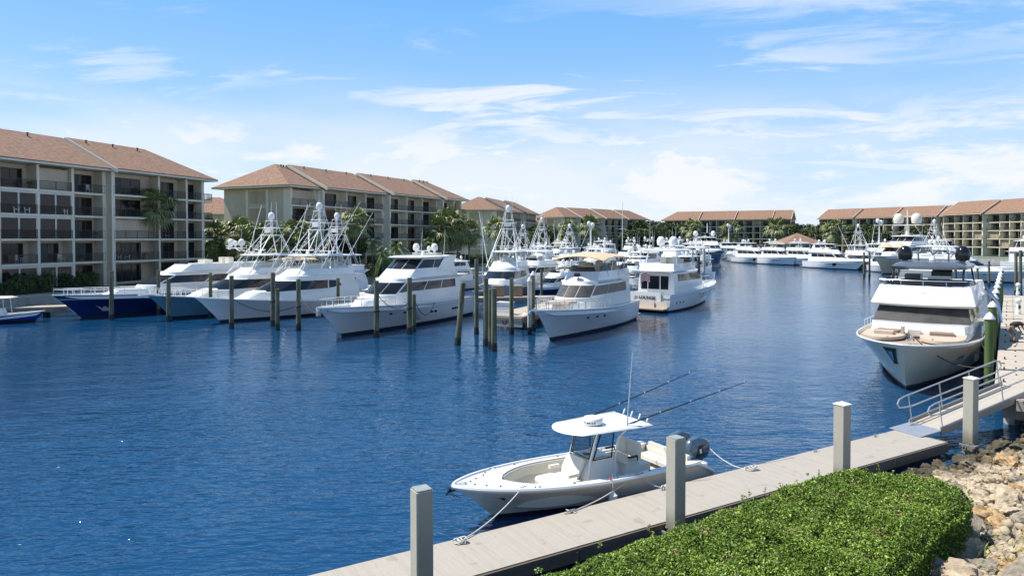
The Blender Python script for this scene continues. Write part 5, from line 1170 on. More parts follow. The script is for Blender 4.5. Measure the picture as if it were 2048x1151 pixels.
for lb, px, D_ in (('nearest white-capped green pile of the right dock', 1984, 31.7), ('second white-capped pile of the right dock', 1992, 37.4), ('third white-capped pile of the right dock', 1997, 42.4), ('fourth white-capped pile of the right dock', 1999, 47), ('fifth white-capped pile of the right dock', 2001, 52), ('sixth white-capped pile of the right dock', 2002, 56.8), ('seventh white-capped pile of the right dock', 2003, 61.6), ('eighth white-capped pile of the right dock', 2004, 66.6), ('ninth white-capped pile of the right dock', 2006, 71.5), ('farthest white-capped pile, past the dock head', 2010, 79)):
    t = (D_ - A0.y) / fd.y; c = A0 + fd * t - gd * .28; r = empty('capped_pile', lb, 'pile', (c.x, c.y, 0), 0, 'white-capped green piles')
    GP = mat('green_painted_pile', (.075, .125, .035), .85, var=.3, scale=1.2, bump=.5, bscale=6, stretch=(2, 2, .4))
    b = MB(); b.tube([(0, 0, .7), (0, 0, 3.75)], .185, 14); b.build('shaft', GP, r); b = MB(); b.tube([(0, 0, -1.5), (0, 0, .71)], .195, 14); b.build('wet_foot', PILEW, r)
    b = MB(); b.lathe([(.235, 3.74), (.235, 3.79), (.12, 3.97), (.01, 4.08)], (0, 0, 0), 14); b.build('cone_cap', WCAP, r, ang=50)
pd = empty('dock_pedestal', 'white utility pedestal on the right dock behind the man', 'pedestal', tuple(at(2036, 628, 1.4)), aR); b = MB(); b.lathe([(.2, 0), (.2, .25), (.16, .3), (.16, .95), (.22, 1.0), (.24, 1.15), (.15, 1.3), (.02, 1.34)], (0, 0, 0), 12); b.build('housing', GEL, pd); b = MB(); b.box((-.17, -.1, .6), (.04, .16, .25)); b.build('socket_panel', DARK, pd)
pd2 = copy_tree(pd); pd2.location = tuple(at(2036, 590, 1.4)); pd2['label'] = 'white utility pedestal at the far head of the right dock'
# mooring lines of the silver yacht
def rope(label, a, c, d, r=.022, mt=ROPE, coil=None, group=None):
    b = MB(); b.tube(sag(a, c, d), r, 6); o = b.build('mooring_line', mt); tag(o, label, 'rope', group or 'mooring lines'); return o
def wloc(o, v): return Matrix.Translation(o.location) @ Matrix.Rotation(o.rotation_euler.z, 4, 'Z') @ Vector(v)
rope('dark bow line from the silver yacht to the nearest capped pile', wloc(yB, (18.9, .3, 2.55)), (22.2, 31.5, 1.6), .55, .03, DROPE)
rope('dark spring line from the silver yacht side to the dock', wloc(yB, (15.5, 2.9, 2.2)), wloc(dr, (8, -.3, 1.45)), .3, .025, DROPE)
rope('dark line sagging before the sportfisher hull', wloc(spF, (17.3, 2.0, 2.1)), wloc(spF, (11, 2.9, 1.4)), .9, .03, DROPE)
rope('dark double line from a pile to the enclosed yacht bow', atY(600, 592, at(597, 660).y), wloc(yC, (20.2, .5, 2.2)), .7, .03, DROPE)
rope('dark line looping along the enclosed yacht side', atY(830, 602, at(819, 668).y), wloc(yC, (8.5, 2.8, 1.9)), 1.1, .03, DROPE)
rope('dark line over the enclosed yacht foredeck', atY(756, 590, at(753, 674).y), atY(822, 600, at(819, 668).y), .8, .028, DROPE)
rope('dark line from the small blue boat to the left dock', tuple(at(84, 612, .9)), tuple(at(40, 602, 1.1)), .1, .03, DROPE)

# ---------------------------------------------------------------- floating dock in the foreground
nd_ = Vector((-0.56, 14.2, 0)); dd = Vector((.861, .509, 0)).normalized(); dn = Vector((-dd.y, dd.x, 0)); aD = math.atan2(dd.y, dd.x)
fdk = empty('floating_dock', 'pale plank floating dock running diagonally through the foreground', 'dock', nd_, aD)
DPL = mat('composite_deck_plank', (.375, .34, .295), .75, var=.05, scale=2.2, bump=.15, bscale=30, stretch=(8, 1, 1))
DPL2 = mat('composite_deck_plank_worn', (.36, .325, .28), .8, var=.08, scale=1.5, bump=.15, bscale=30, stretch=(8, 1, 1))
stain(DPL, 0, 0, (.20, .17, .14), .35, 1.7, .63); stain(DPL2, 0, 0, (.20, .17, .14), .4, 1.7, .62)
pm = [MB().box((0, 0, 0), (.1438, 1.74, .035)).mesh('plank', m_, smooth=False) for m_ in (DPL, DPL, DPL2)]
for i in range(172): link('plank', pm[(i * 7 + i // 3) % 3], fdk, (-6.9 + .1455 * i, .875, .4825 + random.uniform(-.0012, .0012)))
FSC = mat('brown_fascia_board', (.12, .095, .075), .8, var=.3, scale=1.5, bump=.4, stretch=(.4, 3, 3))
for i in range(8):
    x0 = -7 + i * 3.14
    for yy in (-.03, 1.78):
        b = MB(); b.bbox(x0, x0 + 3.12, yy - .025, yy + .025, .17, .475); b.build('fascia_board', FSC, fdk, smooth=False)
    b = MB(); b.bbox(x0 + .15, x0 + 2.9, .1, 1.65, -.3, .30); b.build('float', mat('black_float', (.02, .02, .022), .7), fdk)
    b = MB(); b.box((x0 + 3.05, -.06, .40), (.04, .02, .03)); b.build('bolt_head', GALV, fdk)
b = MB(); b.bbox(18.12, 18.16, 0, 1.75, .2, .5); b.build('end_board', FSC, fdk)
def dockpt(t, q, z=.5): return nd_ + dd * t + dn * q + Vector((0, 0, z))
def cleat(label, t, q=1.62, rz=0.):
    r = empty('dock_cleat', label, 'cleat', dockpt(t, q, .5), aD + rz, 'cleats on the floating dock'); b = MB(); b.tube([(-.15, 0, .06), (-.05, 0, .075), (.05, 0, .075), (.15, 0, .06)], [.012, .018, .018, .012], 6); b.box((-.04, 0, .035), (.03, .035, .07)); b.box((.04, 0, .035), (.03, .035, .07)); b.build('horn', GALV, r); return r
def tcoord(px, py): p_ = at(px, py, .5) - nd_; return p_.x * dd.x + p_.y * dd.y, p_.x * dn.x + p_.y * dn.y
for lb, px, py in (('cleat under the coiled bow line', 917, 1083), ('cleat with the crossed midship line', 1140, 1022), ('cleat hidden by the second pile', 1325, 978), ('cleat with the stern line knot', 1497, 938), ('bare cleat between the last two posts', 1628, 902), ('bare cleat nearest the gangway', 1748, 872)):
    t, q = tcoord(px, py); cleat(lb, t, min(q, 1.62))
CPILE = mat('square_concrete_pile', (.42, .40, .335), .85, var=.13, scale=1.3, bump=.25, bscale=18, stretch=(1, 1, .35))
BARN = mat('barnacle_crust', (.24, .21, .16), .95, var=.5, scale=14, bump=1., bscale=30)
stain(CPILE, .35, 1.0, (.12, .11, .06), .75, 4.)
def cpile(label, px, cap, t_off=-.24, topz=2.62, lowb=False):
    # on the near edge line of the dock, at this picture column
    k = (px - CX) / FPX; P0 = nd_ + dn * t_off; s = (k * P0.y - P0.x) / (dd.x - k * dd.y); c = P0 + dd * s
    r = empty('concrete_pile', label, 'post', (c.x, c.y, 0), aD, 'square concrete piles of the floating dock'); h = .175; bv = .022
    prof = [(-h + bv, -h), (h - bv, -h), (h, -h + bv), (h, h - bv), (h - bv, h), (-h + bv, h), (-h, h - bv), (-h, -h + bv)]
    b = MB(); b.prism(prof, -1.5, topz); b.build('shaft', CPILE, r, smooth=False)
    if cap: b = MB(); hh = h + .012; b.add([(-hh, -hh, topz + .002), (hh, -hh, topz + .002), (hh, hh, topz + .002), (-hh, hh, topz + .002), (-hh, -hh, topz + .03), (hh, -hh, topz + .03), (hh, hh, topz + .03), (-hh, hh, topz + .03), (0, 0, topz + .10)], [(0, 1, 5, 4), (1, 2, 6, 5), (2, 3, 7, 6), (3, 0, 4, 7), (4, 5, 8), (5, 6, 8), (6, 7, 8), (7, 4, 8)]); b.build('cap', WCAP, r, smooth=False)
    else: b = MB(); b.prism([(x_ * .9, y_ * .9) for x_, y_ in prof], topz, topz + .03); b.build('top_cap', mat('galvanised_cap', (.28, .31, .31), .6, .2, var=.2), r, smooth=False)
    b = MB(); rs_ = random.Random(px)
    for q in range(90):
        sd_ = rs_.randrange(4); a_ = rs_.uniform(-h, h); z_ = rs_.uniform(.0, .42); p_ = {0: (a_, -h), 1: (h, a_), 2: (a_, h), 3: (-h, a_)}[sd_]; s_ = rs_.uniform(.015, .035)
        b.lathe([(s_, -s_), (s_ * 1.1, 0), (.3 * s_, s_)], (p_[0], p_[1], z_), 5)
    b.build('barnacles', BARN, r, smooth=False)
    b = MB(); b.bbox(-.34, .34, -.30, -.22, .30, .36); b.bbox(-.34, -.28, -.22, .2, .30, .36); b.bbox(.28, .34, -.22, .2, .30, .36); b.build('pile_guide', GALV, r, smooth=False)
    return r
pa = cpile('nearest square concrete pile, left of the fishing boat bow', 842, False); pb = cpile('square concrete pile in front of the fishing boat motors', 1354, False); pc = cpile('white-capped square pile behind the hedge', 1688, True); pdd = cpile('white-capped square pile at the gangway foot', 1946, True)

# gangway
GW0 = Vector((15.35, 24.35, .6)); gu = Vector((.925, .38, 0)).normalized(); slope = .19; gwL = 5.4
gw = empty('gangway', 'aluminium gangway with looped handrails climbing to the right dock', 'gangway', GW0, math.atan2(gu.y, gu.x)); 
ry = -math.atan(slope)
Rm = Matrix.Rotation(ry, 4, 'Y')
def gp(xx, yy, zz_): return Rm @ Vector((xx, yy, zz_))
gpm = MB().box((0, 0, 0), (.135, 1.16, .035)).mesh('plank', mat('grey_beige_tread', (.40, .36, .31), .8, var=.1), smooth=False)
for i in range(38):
    q = link('plank', gpm, gw, gp(.1 + .14 * i, .58, 0)); q.rotation_euler.y = ry
for yy in (-.03, 1.19):
    b = MB(); rm_ = Rm.to_3x3(); b.box(gp(2.7, yy, -.02), (gwL, .05, .26), rm=rm_); b.build('side_beam', mat('tan_side_beam', (.36, .31, .26), .7), gw, smooth=False)
b = MB(); b.add([(-1.05, -.05, -.075), (.05, -.05, .04), (.05, 1.2, .04), (-1.05, 1.2, -.075), (-1.05, -.05, -.09), (.05, -.05, .0), (.05, 1.2, .0), (-1.05, 1.2, -.09)], [(0, 1, 2, 3), (7, 6, 5, 4), (0, 4, 5, 1), (1, 5, 6, 2), (2, 6, 7, 3), (3, 7, 4, 0)]); b.build('landing_plate', GALV, gw, smooth=False)
for yy in (-.02, 1.18):
    b = MB(); b.tube([gp(-.15, yy, .66), gp(-.42, yy, .72), gp(-.5, yy, .88), gp(-.38, yy, 1.02), gp(-.1, yy, 1.06), gp(gwL - .3, yy, 1.06), gp(gwL + .0, yy, .98), gp(gwL + .05, yy, .78), gp(gwL - .2, yy, .60), gp(.2, yy, .60), gp(-.15, yy, .66)], .028, 7); b.build('handrail', GALV, gw)
    b = MB(); b.tube([gp(-.0, yy, .13), gp(gwL, yy, .13)], .022, 6); b.build('toe_rail', GALV, gw)
    for q in range(4):
        b = MB(); xq = .12 + q * 1.7; b.tube([gp(xq, yy, .0), gp(xq, yy, 1.06)], .025, 6); b.build('stanchion', GALV, gw)
fin = empty('dock_step', 'small concrete landing between gangway top and right dock', 'landing', (20.3, 26.1, 0), aR)
b = MB(); b.bbox(-1.1, .7, -4.5, .75, 1.0, 1.395); b.build('slab', SLAB, fin, smooth=False)
b = MB(); b.bbox(-.9, -.3, -4.4, .2, -1, .99); b.build('beam', CONC, fin, smooth=False)
for yy in (.1, -2.4):
    b = MB(); b.tube([(-.6, yy, -1), (-.6, yy, 1.0)], .27, 10); b.build('support_pile', BARN, fin)
# ---------------------------------------------------------------- rocky bank, hedge
ROCKM = [mat('pale_limestone', (.43, .35, .245), .95, var=.35, scale=2.2, bump=1., bscale=9), mat('tan_limestone', (.40, .27, .14), .95, var=.4, scale=2.0, bump=1., bscale=9), mat('grey_limestone', (.27, .235, .18), .95, var=.4, scale=2.4, bump=1., bscale=9)]
SOIL = mat('dark_soil_rubble', (.10, .085, .06), .95, var=.5, scale=3, bump=1., bscale=12)
def bz(x, y):
    q = -((x - nd_.x) * dn.x + (y - nd_.y) * dn.y); return max(-1.2, min(2.35, .30 * (q - .95)))
b = MB(); rows = []
for i in range(46):
    rows.append([(nd_.x + dd.x * t - dn.x * q, nd_.y + dd.y * t - dn.y * q, bz(nd_.x + dd.x * t - dn.x * q, nd_.y + dd.y * t - dn.y * q) + .08 * noise.noise(Vector((t, q, 0)))) for t in [-9 + 1.1 * i] for q in [-2 + .6 * j for j in range(36)]])
b.grid(rows, flip=True); bank = b.build('shore_bank', SOIL); struct(bank)
def rock_mesh(seed, mt):
    bm = bmesh.new(); bmesh.ops.create_icosphere(bm, subdivisions=4, radius=1.); rr = random.Random(seed); pl = []
    for _ in range(9):
        n = Vector((rr.gauss(0, 1), rr.gauss(0, 1), rr.gauss(0, 1))).normalized(); pl.append((n, rr.uniform(.55, .85)))
    off = Vector((rr.uniform(0, 50),) * 3)
    for v_ in bm.verts:
        p_ = v_.co.copy()
        for n, d in pl:
            k = p_.dot(n)
            if k > d: p_ -= n * (k - d) * .92
        p_ *= 1 + .26 * noise.noise(p_ * 2.1 + off) + .17 * noise.noise(p_ * 5 + off) + .10 * noise.noise(p_ * 11 + off) + .05 * noise.noise(p_ * 23 + off); v_.co = Vector((p_.x, p_.y * .85, p_.z * .68))
    me = bpy.data.meshes.new('rock'); bm.to_mesh(me); bm.free(); me.materials.append(mt); me.polygons.foreach_set('use_smooth', [True] * len(me.polygons)); me.set_sharp_from_angle(angle=R(32)); return me
for q_ in ROCKM: stain(q_, .15, .75, (.045, .042, .025), .9, 2.)
stain(SOIL, .1, .6, (.02, .02, .012), .9, 2.)
RM = [rock_mesh(i, ROCKM[(0, 1, 0, 2, 1, 0, 2, 0)[i]]) for i in range(8)]
rr = random.Random(4); placed = []; tries = 0
def proj(x, y, z):
    dx, dy, dz = x, y, z - HCAM; f = dy * math.cos(PITCH) - dz * math.sin(PITCH); u_ = dy * math.sin(PITCH) + dz * math.cos(PITCH)
    return CX + FPX * dx / f, PY - FPX * u_ / f
for pas, (s0_, s1_, cnt) in enumerate(((.40, .60, 60), (.27, .40, 150), (.16, .26, 150))):
    k = 0; tries = 0
    while k < cnt and tries < 40000:
        tries += 1; t = rr.uniform(4, 27); q = rr.uniform(.2, 12); x_ = nd_.x + dd.x * t - dn.x * q; y_ = nd_.y + dd.y * t - dn.y * q
        if y_ < 6: continue
        px, py = proj(x_, y_, bz(x_, y_))
        if px < 1720 or px > 2170 or py > 1290: continue
        s = rr.uniform(s0_, s1_)
        if any((x_ - a) ** 2 + (y_ - c) ** 2 < (.72 * (s + d)) ** 2 for a, c, d in placed): continue
        placed.append((x_, y_, s)); k += 1
        o = link('rock', RM[rr.randrange(8)], bank, (x_, y_, bz(x_, y_) + s * .18)); o.scale = (s * rr.uniform(.85, 1.2), s * rr.uniform(.8, 1.1), s * rr.uniform(.7, 1.05)); o.rotation_euler = (rr.uniform(-.4, .4), rr.uniform(-.4, .4), rr.uniform(0, 6.3))
# rubble between the boulders
V = []; Fq = []; base = RM[3]
rs = np.random.RandomState(8); ico = bmesh.new(); bmesh.ops.create_icosphere(ico, subdivisions=1, radius=1.); iv = np.array([v_.co[:] for v_ in ico.verts]); ifc = np.array([[v_.index for v_ in f.verts] for f in ico.faces]); ico.free()
vs = []; fs = []; n_ = 0
for _ in range(2600):
    t = rs.uniform(4, 27); q = rs.uniform(.3, 12); x_ = nd_.x + dd.x * t - dn.x * q; y_ = nd_.y + dd.y * t - dn.y * q
    if y_ < 6: continue
    px, py = proj(x_, y_, bz(x_, y_))
    if px < 1720 or px > 2170: continue
    s = rs.uniform(.05, .15); vs.append(iv * (s * rs.uniform(.6, 1.2, size=(1, 3))) * (1 + rs.uniform(-.2, .2, size=(12, 1))) + np.array([x_, y_, bz(x_, y_) + s * .5 + rs.uniform(0, .08)])); fs.append(ifc + n_); n_ += 12
rub = link('rubble', npmesh('rubble', np.concatenate(vs), np.concatenate(fs), ROCKM[0])); stuff(rub); tag(rub, 'loose pale rubble filling gaps between the boulders', 'rubble')
# hedge
HL = mat('glossy_hedge_leaf', (.06, .125, .012), .5, var=.45, scale=7, var2=(.14, .235, .022), spec=.25)
HY = mat('young_hedge_leaf', (.23, .33, .04), .5, var=.3, scale=9)
TW = mat('bare_twigs', (.16, .13, .09), .9, var=.3)
poly = [(-2.6, 8.0), (.26, 9.95), (2.9, 11.9), (5.35, 13.6), (6.4, 14.35), (7.4, 14.75), (8.4, 14.45), (8.95, 13.95), (9.0, 13.25), (8.3, 12.45), (7.4, 11.75), (6.7, 11.1), (5.55, 9.9), (4.3, 8.0), (3, 6.4), (-1.5, 6.2)]
PA = np.array(poly)
def inside(P, A):
    x_, y_ = P[:, 0], P[:, 1]; c = np.zeros(len(P), bool); j = len(A) - 1
    for i in range(len(A)):
        cond = ((A[i, 1] > y_) != (A[j, 1] > y_)) & (x_ < (A[j, 0] - A[i, 0]) * (y_ - A[i, 1]) / (A[j, 1] - A[i, 1] + 1e-12) + A[i, 0]); c ^= cond; j = i
    return c
def edist(P, A):
    d = np.full(len(P), 1e9)
    for i in range(len(A)):
        a, c = A[i - 1], A[i]; ab = c - a; t = np.clip(((P - a) @ ab) / (ab @ ab), 0, 1); d = np.minimum(d, np.linalg.norm(P - (a + t[:, None] * ab), axis=1))
    return d
hg = empty('clipped_hedge', 'broad clipped green hedge filling the bottom of the picture', 'hedge', (0, 0, 0))
rs = np.random.RandomState(3)
P = rs.uniform((-2.6, 6.2), (9.2, 14.8), size=(560000, 2)); P = P[inside(P, PA)]; ed = edist(P, PA)
def topz(P, ed): 
    x_, y_ = P[:, 0], P[:, 1]; und = .035 * np.sin(x_ * 2.3 + 1) * np.cos(y_ * 1.9) + .03 * np.sin(x_ * 5.1 + y_ * 3.7) + .02 * np.sin(x_ * 11 - y_ * 9)
    return 2.56 + und - .30 * np.exp(-ed / .09) - .0 * ed
hole = (np.sin(P[:, 0] * 6.1 + np.sin(P[:, 1] * 2.3) * 2) * np.sin(P[:, 1] * 5.7 + np.sin(P[:, 0] * 3.1) * 2) > .80) & (rs.uniform(size=len(P)) < .75); P = P[~hole]; ed = ed[~hole]
z = topz(P, ed) - rs.exponential(.05, size=len(P)) + rs.uniform(0, .04, size=len(P))
P3_ = np.column_stack([P, z])
# stray upright shoots
sh_ = P[rs.choice(len(P), 420, replace=False)]; sp2 = []
for s0_ in sh_:
    hgt_ = rs.uniform(.04, .13); nn_ = 12; sp2.append(np.column_stack([s0_[0] + rs.normal(0, .014, nn_), s0_[1] + rs.normal(0, .014, nn_), 2.56 + rs.uniform(0, hgt_, nn_)]))
P3_ = np.concatenate([P3_] + sp2)
# side leaves
S_ = []; 
for i in range(len(PA)):
    a, c = PA[i - 1], PA[i]; L_ = np.linalg.norm(c - a); n = int(L_ * 2600); t = rs.uniform(0, 1, n)[:, None]; q = a + (c - a) * t; cen = PA.mean(0); inw = (cen - q) / np.linalg.norm(cen - q, axis=1)[:, None]
    q = q + inw * rs.exponential(.08, size=(n, 1)) - inw * .08 * np.sin(rs.uniform(0, 6, size=(n, 1))); zz2 = 2.42 - np.abs(rs.normal(0, .55, n)); zz2 = np.where(zz2 < .6, rs.uniform(1.6, 2.4, n), zz2); S_.append(np.column_stack([q, zz2]))
S_ = np.concatenate(S_); P3_ = np.concatenate([P3_, S_]); n = len(P3_)
nr = rs.normal(size=(n, 3)) * .75; nr[:, 2] = np.abs(nr[:, 2]) + .45; nr /= np.linalg.norm(nr, axis=1)[:, None]
t = rs.normal(size=(n, 3)); t[:, 2] += .7; t -= nr * (t * nr).sum(1)[:, None]; t /= np.linalg.norm(t, axis=1)[:, None]; bt = np.cross(nr, t)
ln = rs.uniform(.014, .031, size=(n, 1)); wd = ln * .48
quad = np.stack([P3_ - t * ln, P3_ + bt * wd + nr * .004, P3_ + t * ln, P3_ - bt * wd + nr * .004], 1)
sel = rs.uniform(size=n) < .22; patchy = (np.sin(P3_[:, 0] * 1.7 + 2) * np.sin(P3_[:, 1] * 2.1) > .2) & (rs.uniform(size=n) < .3); sel |= patchy
dead = (rs.uniform(size=n) < .012) | ((np.sin(P3_[:, 0] * 4.3) * np.sin(P3_[:, 1] * 3.9 + 1) > .86) & (rs.uniform(size=n) < .35))
DL = mat('dry_hedge_leaf', (.22, .16, .07), .8, var=.3, scale=9)
for nm, mk_, mt_ in (('foliage', ~sel & ~dead, HL), ('young_leaves', sel & ~dead, HY), ('dry_leaves', dead, DL)):
    q = quad[mk_].reshape(-1, 3); stuff(link(nm, npmesh(nm, q, np.arange(len(q)).reshape(-1, 4), mt_), hg))
b = MB(); cc_ = PA.mean(0); sh = [tuple(np.array(p_) + (cc_ - np.array(p_)) / np.linalg.norm(cc_ - np.array(p_)) * .42) for p_ in poly]; b.prism(sh, .3, 2.34); b.build('inner_shade', CORE, hg, smooth=False)  # solid dark core; its colour stands in for shade between the leaves
tw = MB(); r2 = random.Random(2)
for _ in range(900):
    x_, y_ = r2.uniform(-2.5, 9), r2.uniform(6.3, 14.6)
    if not inside(np.array([[x_, y_]]), PA)[0]: continue
    tw.tube([(x_, y_, 2.3), (x_ + r2.uniform(-.1, .1), y_ + r2.uniform(-.1, .1), 2.57 + r2.uniform(-.04, .05))], [.006, .003], 3)
o = tw.build('twigs', TW, hg, smooth=False); stuff(o)
# weeds at the lower right corner
wp = []
for _ in range(1500):
    t = rs.uniform(6, 14); q = rs.uniform(6.0, 11); x_ = nd_.x + dd.x * t - dn.x * q; y_ = nd_.y + dd.y * t - dn.y * q; px, py = proj(x_, y_, 2.2)
    if px > 1960 + rs.uniform(-40, 60) and py > 1040: wp.append((x_, y_, bz(x_, y_) + rs.uniform(0.1, .38)))
if wp:
    wp = np.array(wp); n = len(wp); t = rs.normal(size=(n, 3)) * .5; t[:, 2] = 1; t /= np.linalg.norm(t, axis=1)[:, None]; bt = np.cross(t, rs.normal(size=(n, 3))); bt /= np.linalg.norm(bt, axis=1)[:, None]
    q = np.stack([wp - t * .09, wp + bt * .012, wp + t * .09, wp - bt * .012], 1).reshape(-1, 3); o = link('weeds', npmesh('weeds', q, np.arange(4 * n).reshape(-1, 4), HY)); stuff(o); tag(o, 'thin green weeds among rocks in the bottom right corner', 'weeds')

# ---------------------------------------------------------------- centre-console fishing boat
Wc = Vector((*wl(990, 1034), 0)); eC = Vector((.861, .509, 0)).normalized(); LW = 6.95
cc = empty('fishing_boat', 'white centre-console fishing boat with T-top and twin outboards at the floating dock', 'boat', Wc + eC * LW, math.atan2(-eC.y, -eC.x))
class CCHull(Hull):
    def sheer(s, q): return s.fs + (s.fb - s.fs) * q ** 2.0 - .36 * max(0., 1 - q / .085) ** 1.2
hc = CCHull(cc, LW + 1.25, 2.62, .74, 1.06, 1.25, CCH, stripe=CCH, s0=.42, p=2.4, pw=.72, flare=1.5, ns=60, deckm=None, draft=.3, stern_in=.94, chine=.84, wlp=1.7, railm=GEL)
q1, qf, q0 = .60, .815, .085
def IW(q):
    w_ = hc.dw(q) - .25
    if q > q1: w_ *= math.sqrt(max(0, 1 - ((q - q1) / (qf - q1)) ** 2.4))
    return max(0., w_)
Q = [i / 90 for i in range(91)]
cap = MB(); lin = MB(); bol = MB(); fl_z = .30
for side in (1, -1):
    rows = []
    for q in Q:
        e_ = hc.E(q, side, .015); wi = IW(q) if q0 <= q <= qf else 0.
        inn = Vector((e_.x, side * wi, e_.z + .03)); mid_ = (e_ + inn) / 2 + Vector((0, 0, .012)); rows.append([e_, mid_, inn])
    cap.grid(rows, flip=side > 0)
    top = [Vector((hc.xd(q), side * IW(q), hc.sheer(q) + .045)) for q in Q if q0 <= q <= qf]
    top = [top[0] * 1.0] + top
    mid2 = [p_ + Vector((0, side * .05 if abs(p_.y) > .1 else 0, -.16)) for p_ in top]; bot = [Vector((p_.x - .06, p_.y * .93, fl_z)) for p_ in top]
    lin.grid([top, mid2, bot], flip=side < 0)
    bp_ = [Vector((hc.xd(q), side * (IW(q) - .02), hc.sheer(q) - .04)) for q in Q if .11 <= q <= .80]; bol.tube(bp_, .05, 6)
cap.build('gunwale_cap', GEL, cc, ang=30); lin.build('cockpit_liner', SEAT, cc, ang=50); bol.build('coaming_bolster', SEAT, cc)
b = MB(); rows = [[(hc.xd(q), -IW(q) * .93, fl_z), (hc.xd(q), 0, fl_z + .01), (hc.xd(q), IW(q) * .93, fl_z)] for q in Q if q0 <= q <= qf]; b.grid(rows); b.build('cockpit_sole', mat('pale_nonskid_sole', (.50, .49, .46), .7, var=.05, bump=.2, bscale=60), cc)
b = MB(); xq = hc.xd(q0); b.bbox(xq - .02, xq + .02, -IW(q0), IW(q0), fl_z, .76); b.build('transom_bulkhead', GEL, cc)
st = MB()
for side in (1, -1): st.tube([hc.P(q, (.30 + hc.draft) / (hc.sheer(q) + hc.draft), side) for q in [i / 40 for i in range(41)]], .016, 5)
st.build('chine_strake', mat('pale_grey_strake', (.42, .41, .38), .3), cc)
bt_ = MB()
for side in (1, -1): bt_.tube([hc.E(q, side, -.045) for q in Q], .022, 5)
bt_.build('rub_rail', mat('rub_rail_grey', (.40, .40, .38), .35), cc)
# console
con = House(cc, [(fl_z, 2.75, 4.25, .40, .38, .10), (.95, 2.85, 4.05, .39, .37, .10), (1.20, 3.0, 3.85, .38, .35, .10)], GEL, 'console', crown=.03)
b = MB(); b.lathe([(.0, 0), (.10, .0), (.1, .02), (.02, .025)], (3.62, .0, 1.235), 14); b.build('compass', BLACK, cc)
fs_ = House(cc, [(fl_z, 4.1, 5.05, .42, .40, .06), (.62, 4.1, 5.1, .44, .42, .08), (.70, 4.1, 5.06, .42, .40, .08)], SEAT, 'forward_seat', crown=.03)
bk = MB(); bk.grid([[(4.12, -.36, .72), (4.20, -.36, .72), (4.20, .36, .72), (4.12, .36, .72)], [(3.84, -.34, 1.22), (3.92, -.34, 1.24), (3.92, .34, 1.24), (3.84, .34, 1.22)]], closed=True, flip=True); bk.add([(3.84, -.34, 1.22), (3.92, -.34, 1.24), (3.92, .34, 1.24), (3.84, .34, 1.22)], [(0, 1, 2, 3)]); bk.build('seat_back', SEAT, cc)
for sy in (1, -1):
    b = MB(); b.box((4.32, sy * .42, .88), (.34, .09, .09)); b.build('armrest', SEAT, cc, ang=20)
# glazing between the T-top legs
TT = 2.02
fr = MB()
def gpane(pts, name='windscreen'):
    g_ = MB(); n = len(pts); pts = [Vector(p_) for p_ in pts]; nn = (pts[1] - pts[0]).cross(pts[2] - pts[1]).normalized() * .006
    g_.add([p_ + nn for p_ in pts] + [p_ - nn for p_ in pts], [tuple(range(n)), tuple(reversed(range(n, 2 * n)))] + [(i, (i + 1) % n, n + (i + 1) % n, n + i) for i in range(n)]); o = g_.build(name, CLEAR, cc, smooth=False)
    f_ = MB(); f_.tube(pts, .022, 5, closed=True); f_.build('pane_frame', BLACK, o); return o
gpane([(3.86, .36, 1.24), (3.86, -.36, 1.24), (3.62, -.40, 1.98), (3.62, .40, 1.98)])
for sy in (1, -1): gpane([(3.76, sy * .42, 1.2), (3.1, sy * .42, 1.2), (3.05, sy * .46, 1.96), (3.52, sy * .46, 1.98)], 'side_window')
for sy in (1, -1):
    b = MB(); b.tube([(3.98, sy * .42, .35), (3.84, sy * .415, 1.2), (3.60, sy * .43, 1.99)], .032, 7); b.build('top_leg', GEL, cc)
    b = MB(); b.tube([(2.92, sy * .42, .35), (2.95, sy * .43, 1.2), (2.90, sy * .5, 1.75), (2.72, sy * .62, 1.99)], .028, 7); b.build('top_leg', GEL, cc)
    b = MB(); b.box((3.82 if sy < 0 else 3.82, sy * .395, 1.6), (.05, .05, .8)) if False else None
slab_ = House(cc, [(2.0, 2.2, 4.82, .82, .68, .34), (2.035, 2.12, 4.94, .88, .74, .36), (2.075, 2.2, 4.85, .84, .70, .34)], GEL, 't_top', crown=.035, floor=True, ang=50)
b = MB(); b.lathe([(.02, -.0), (.27, .0), (.29, .03), (.29, .15), (.26, .19), (.12, .215), (.01, .22)], (3.75, .12, 2.13), 24); rd = b.build('radar_dome', GEL, cc, ang=40)
b = MB(); b.lathe([(.2, -.04), (.24, .0)], (3.75, .12, 2.125), 20); b.build('radar_foot', DARK, rd)
# lettering wrapped round the dome
for i, ch in enumerate('GARMIN'):
    a = R(62 - i * 13.5); rad = .293; c_ = Vector((3.75 + rad * math.cos(a), .12 + rad * math.sin(a), 2.17)); tmo = text_mesh(ch, .085, 'dome_letter', BLACK, rd, c_, (R(90), 0, a + R(90)), .002, .001)
tri = MB(); a = R(-8); tri.add([(3.75 + .294 * math.cos(a + d), .12 + .294 * math.sin(a + d), 2.26 + h_) for d, h_ in ((-.06, 0), (.06, 0), (0, .03))], [(0, 1, 2)]); tri.build('dome_triangle', BLACK, rd)
def pole(name, a, c, r0, r1, mt):
    b = MB(); b.tube([a, c], [r0, r1], 7); return b.build(name, mt, cc)
pole('vhf_antenna', (2.98, .72, 2.08), wloc(cc, (0, 0, 0)) * 0 + Vector((2.42, .30, 4.12)), .022, .012, GALV)
BRD = mat('black_carbon_rod', (.02, .02, .022), .4)
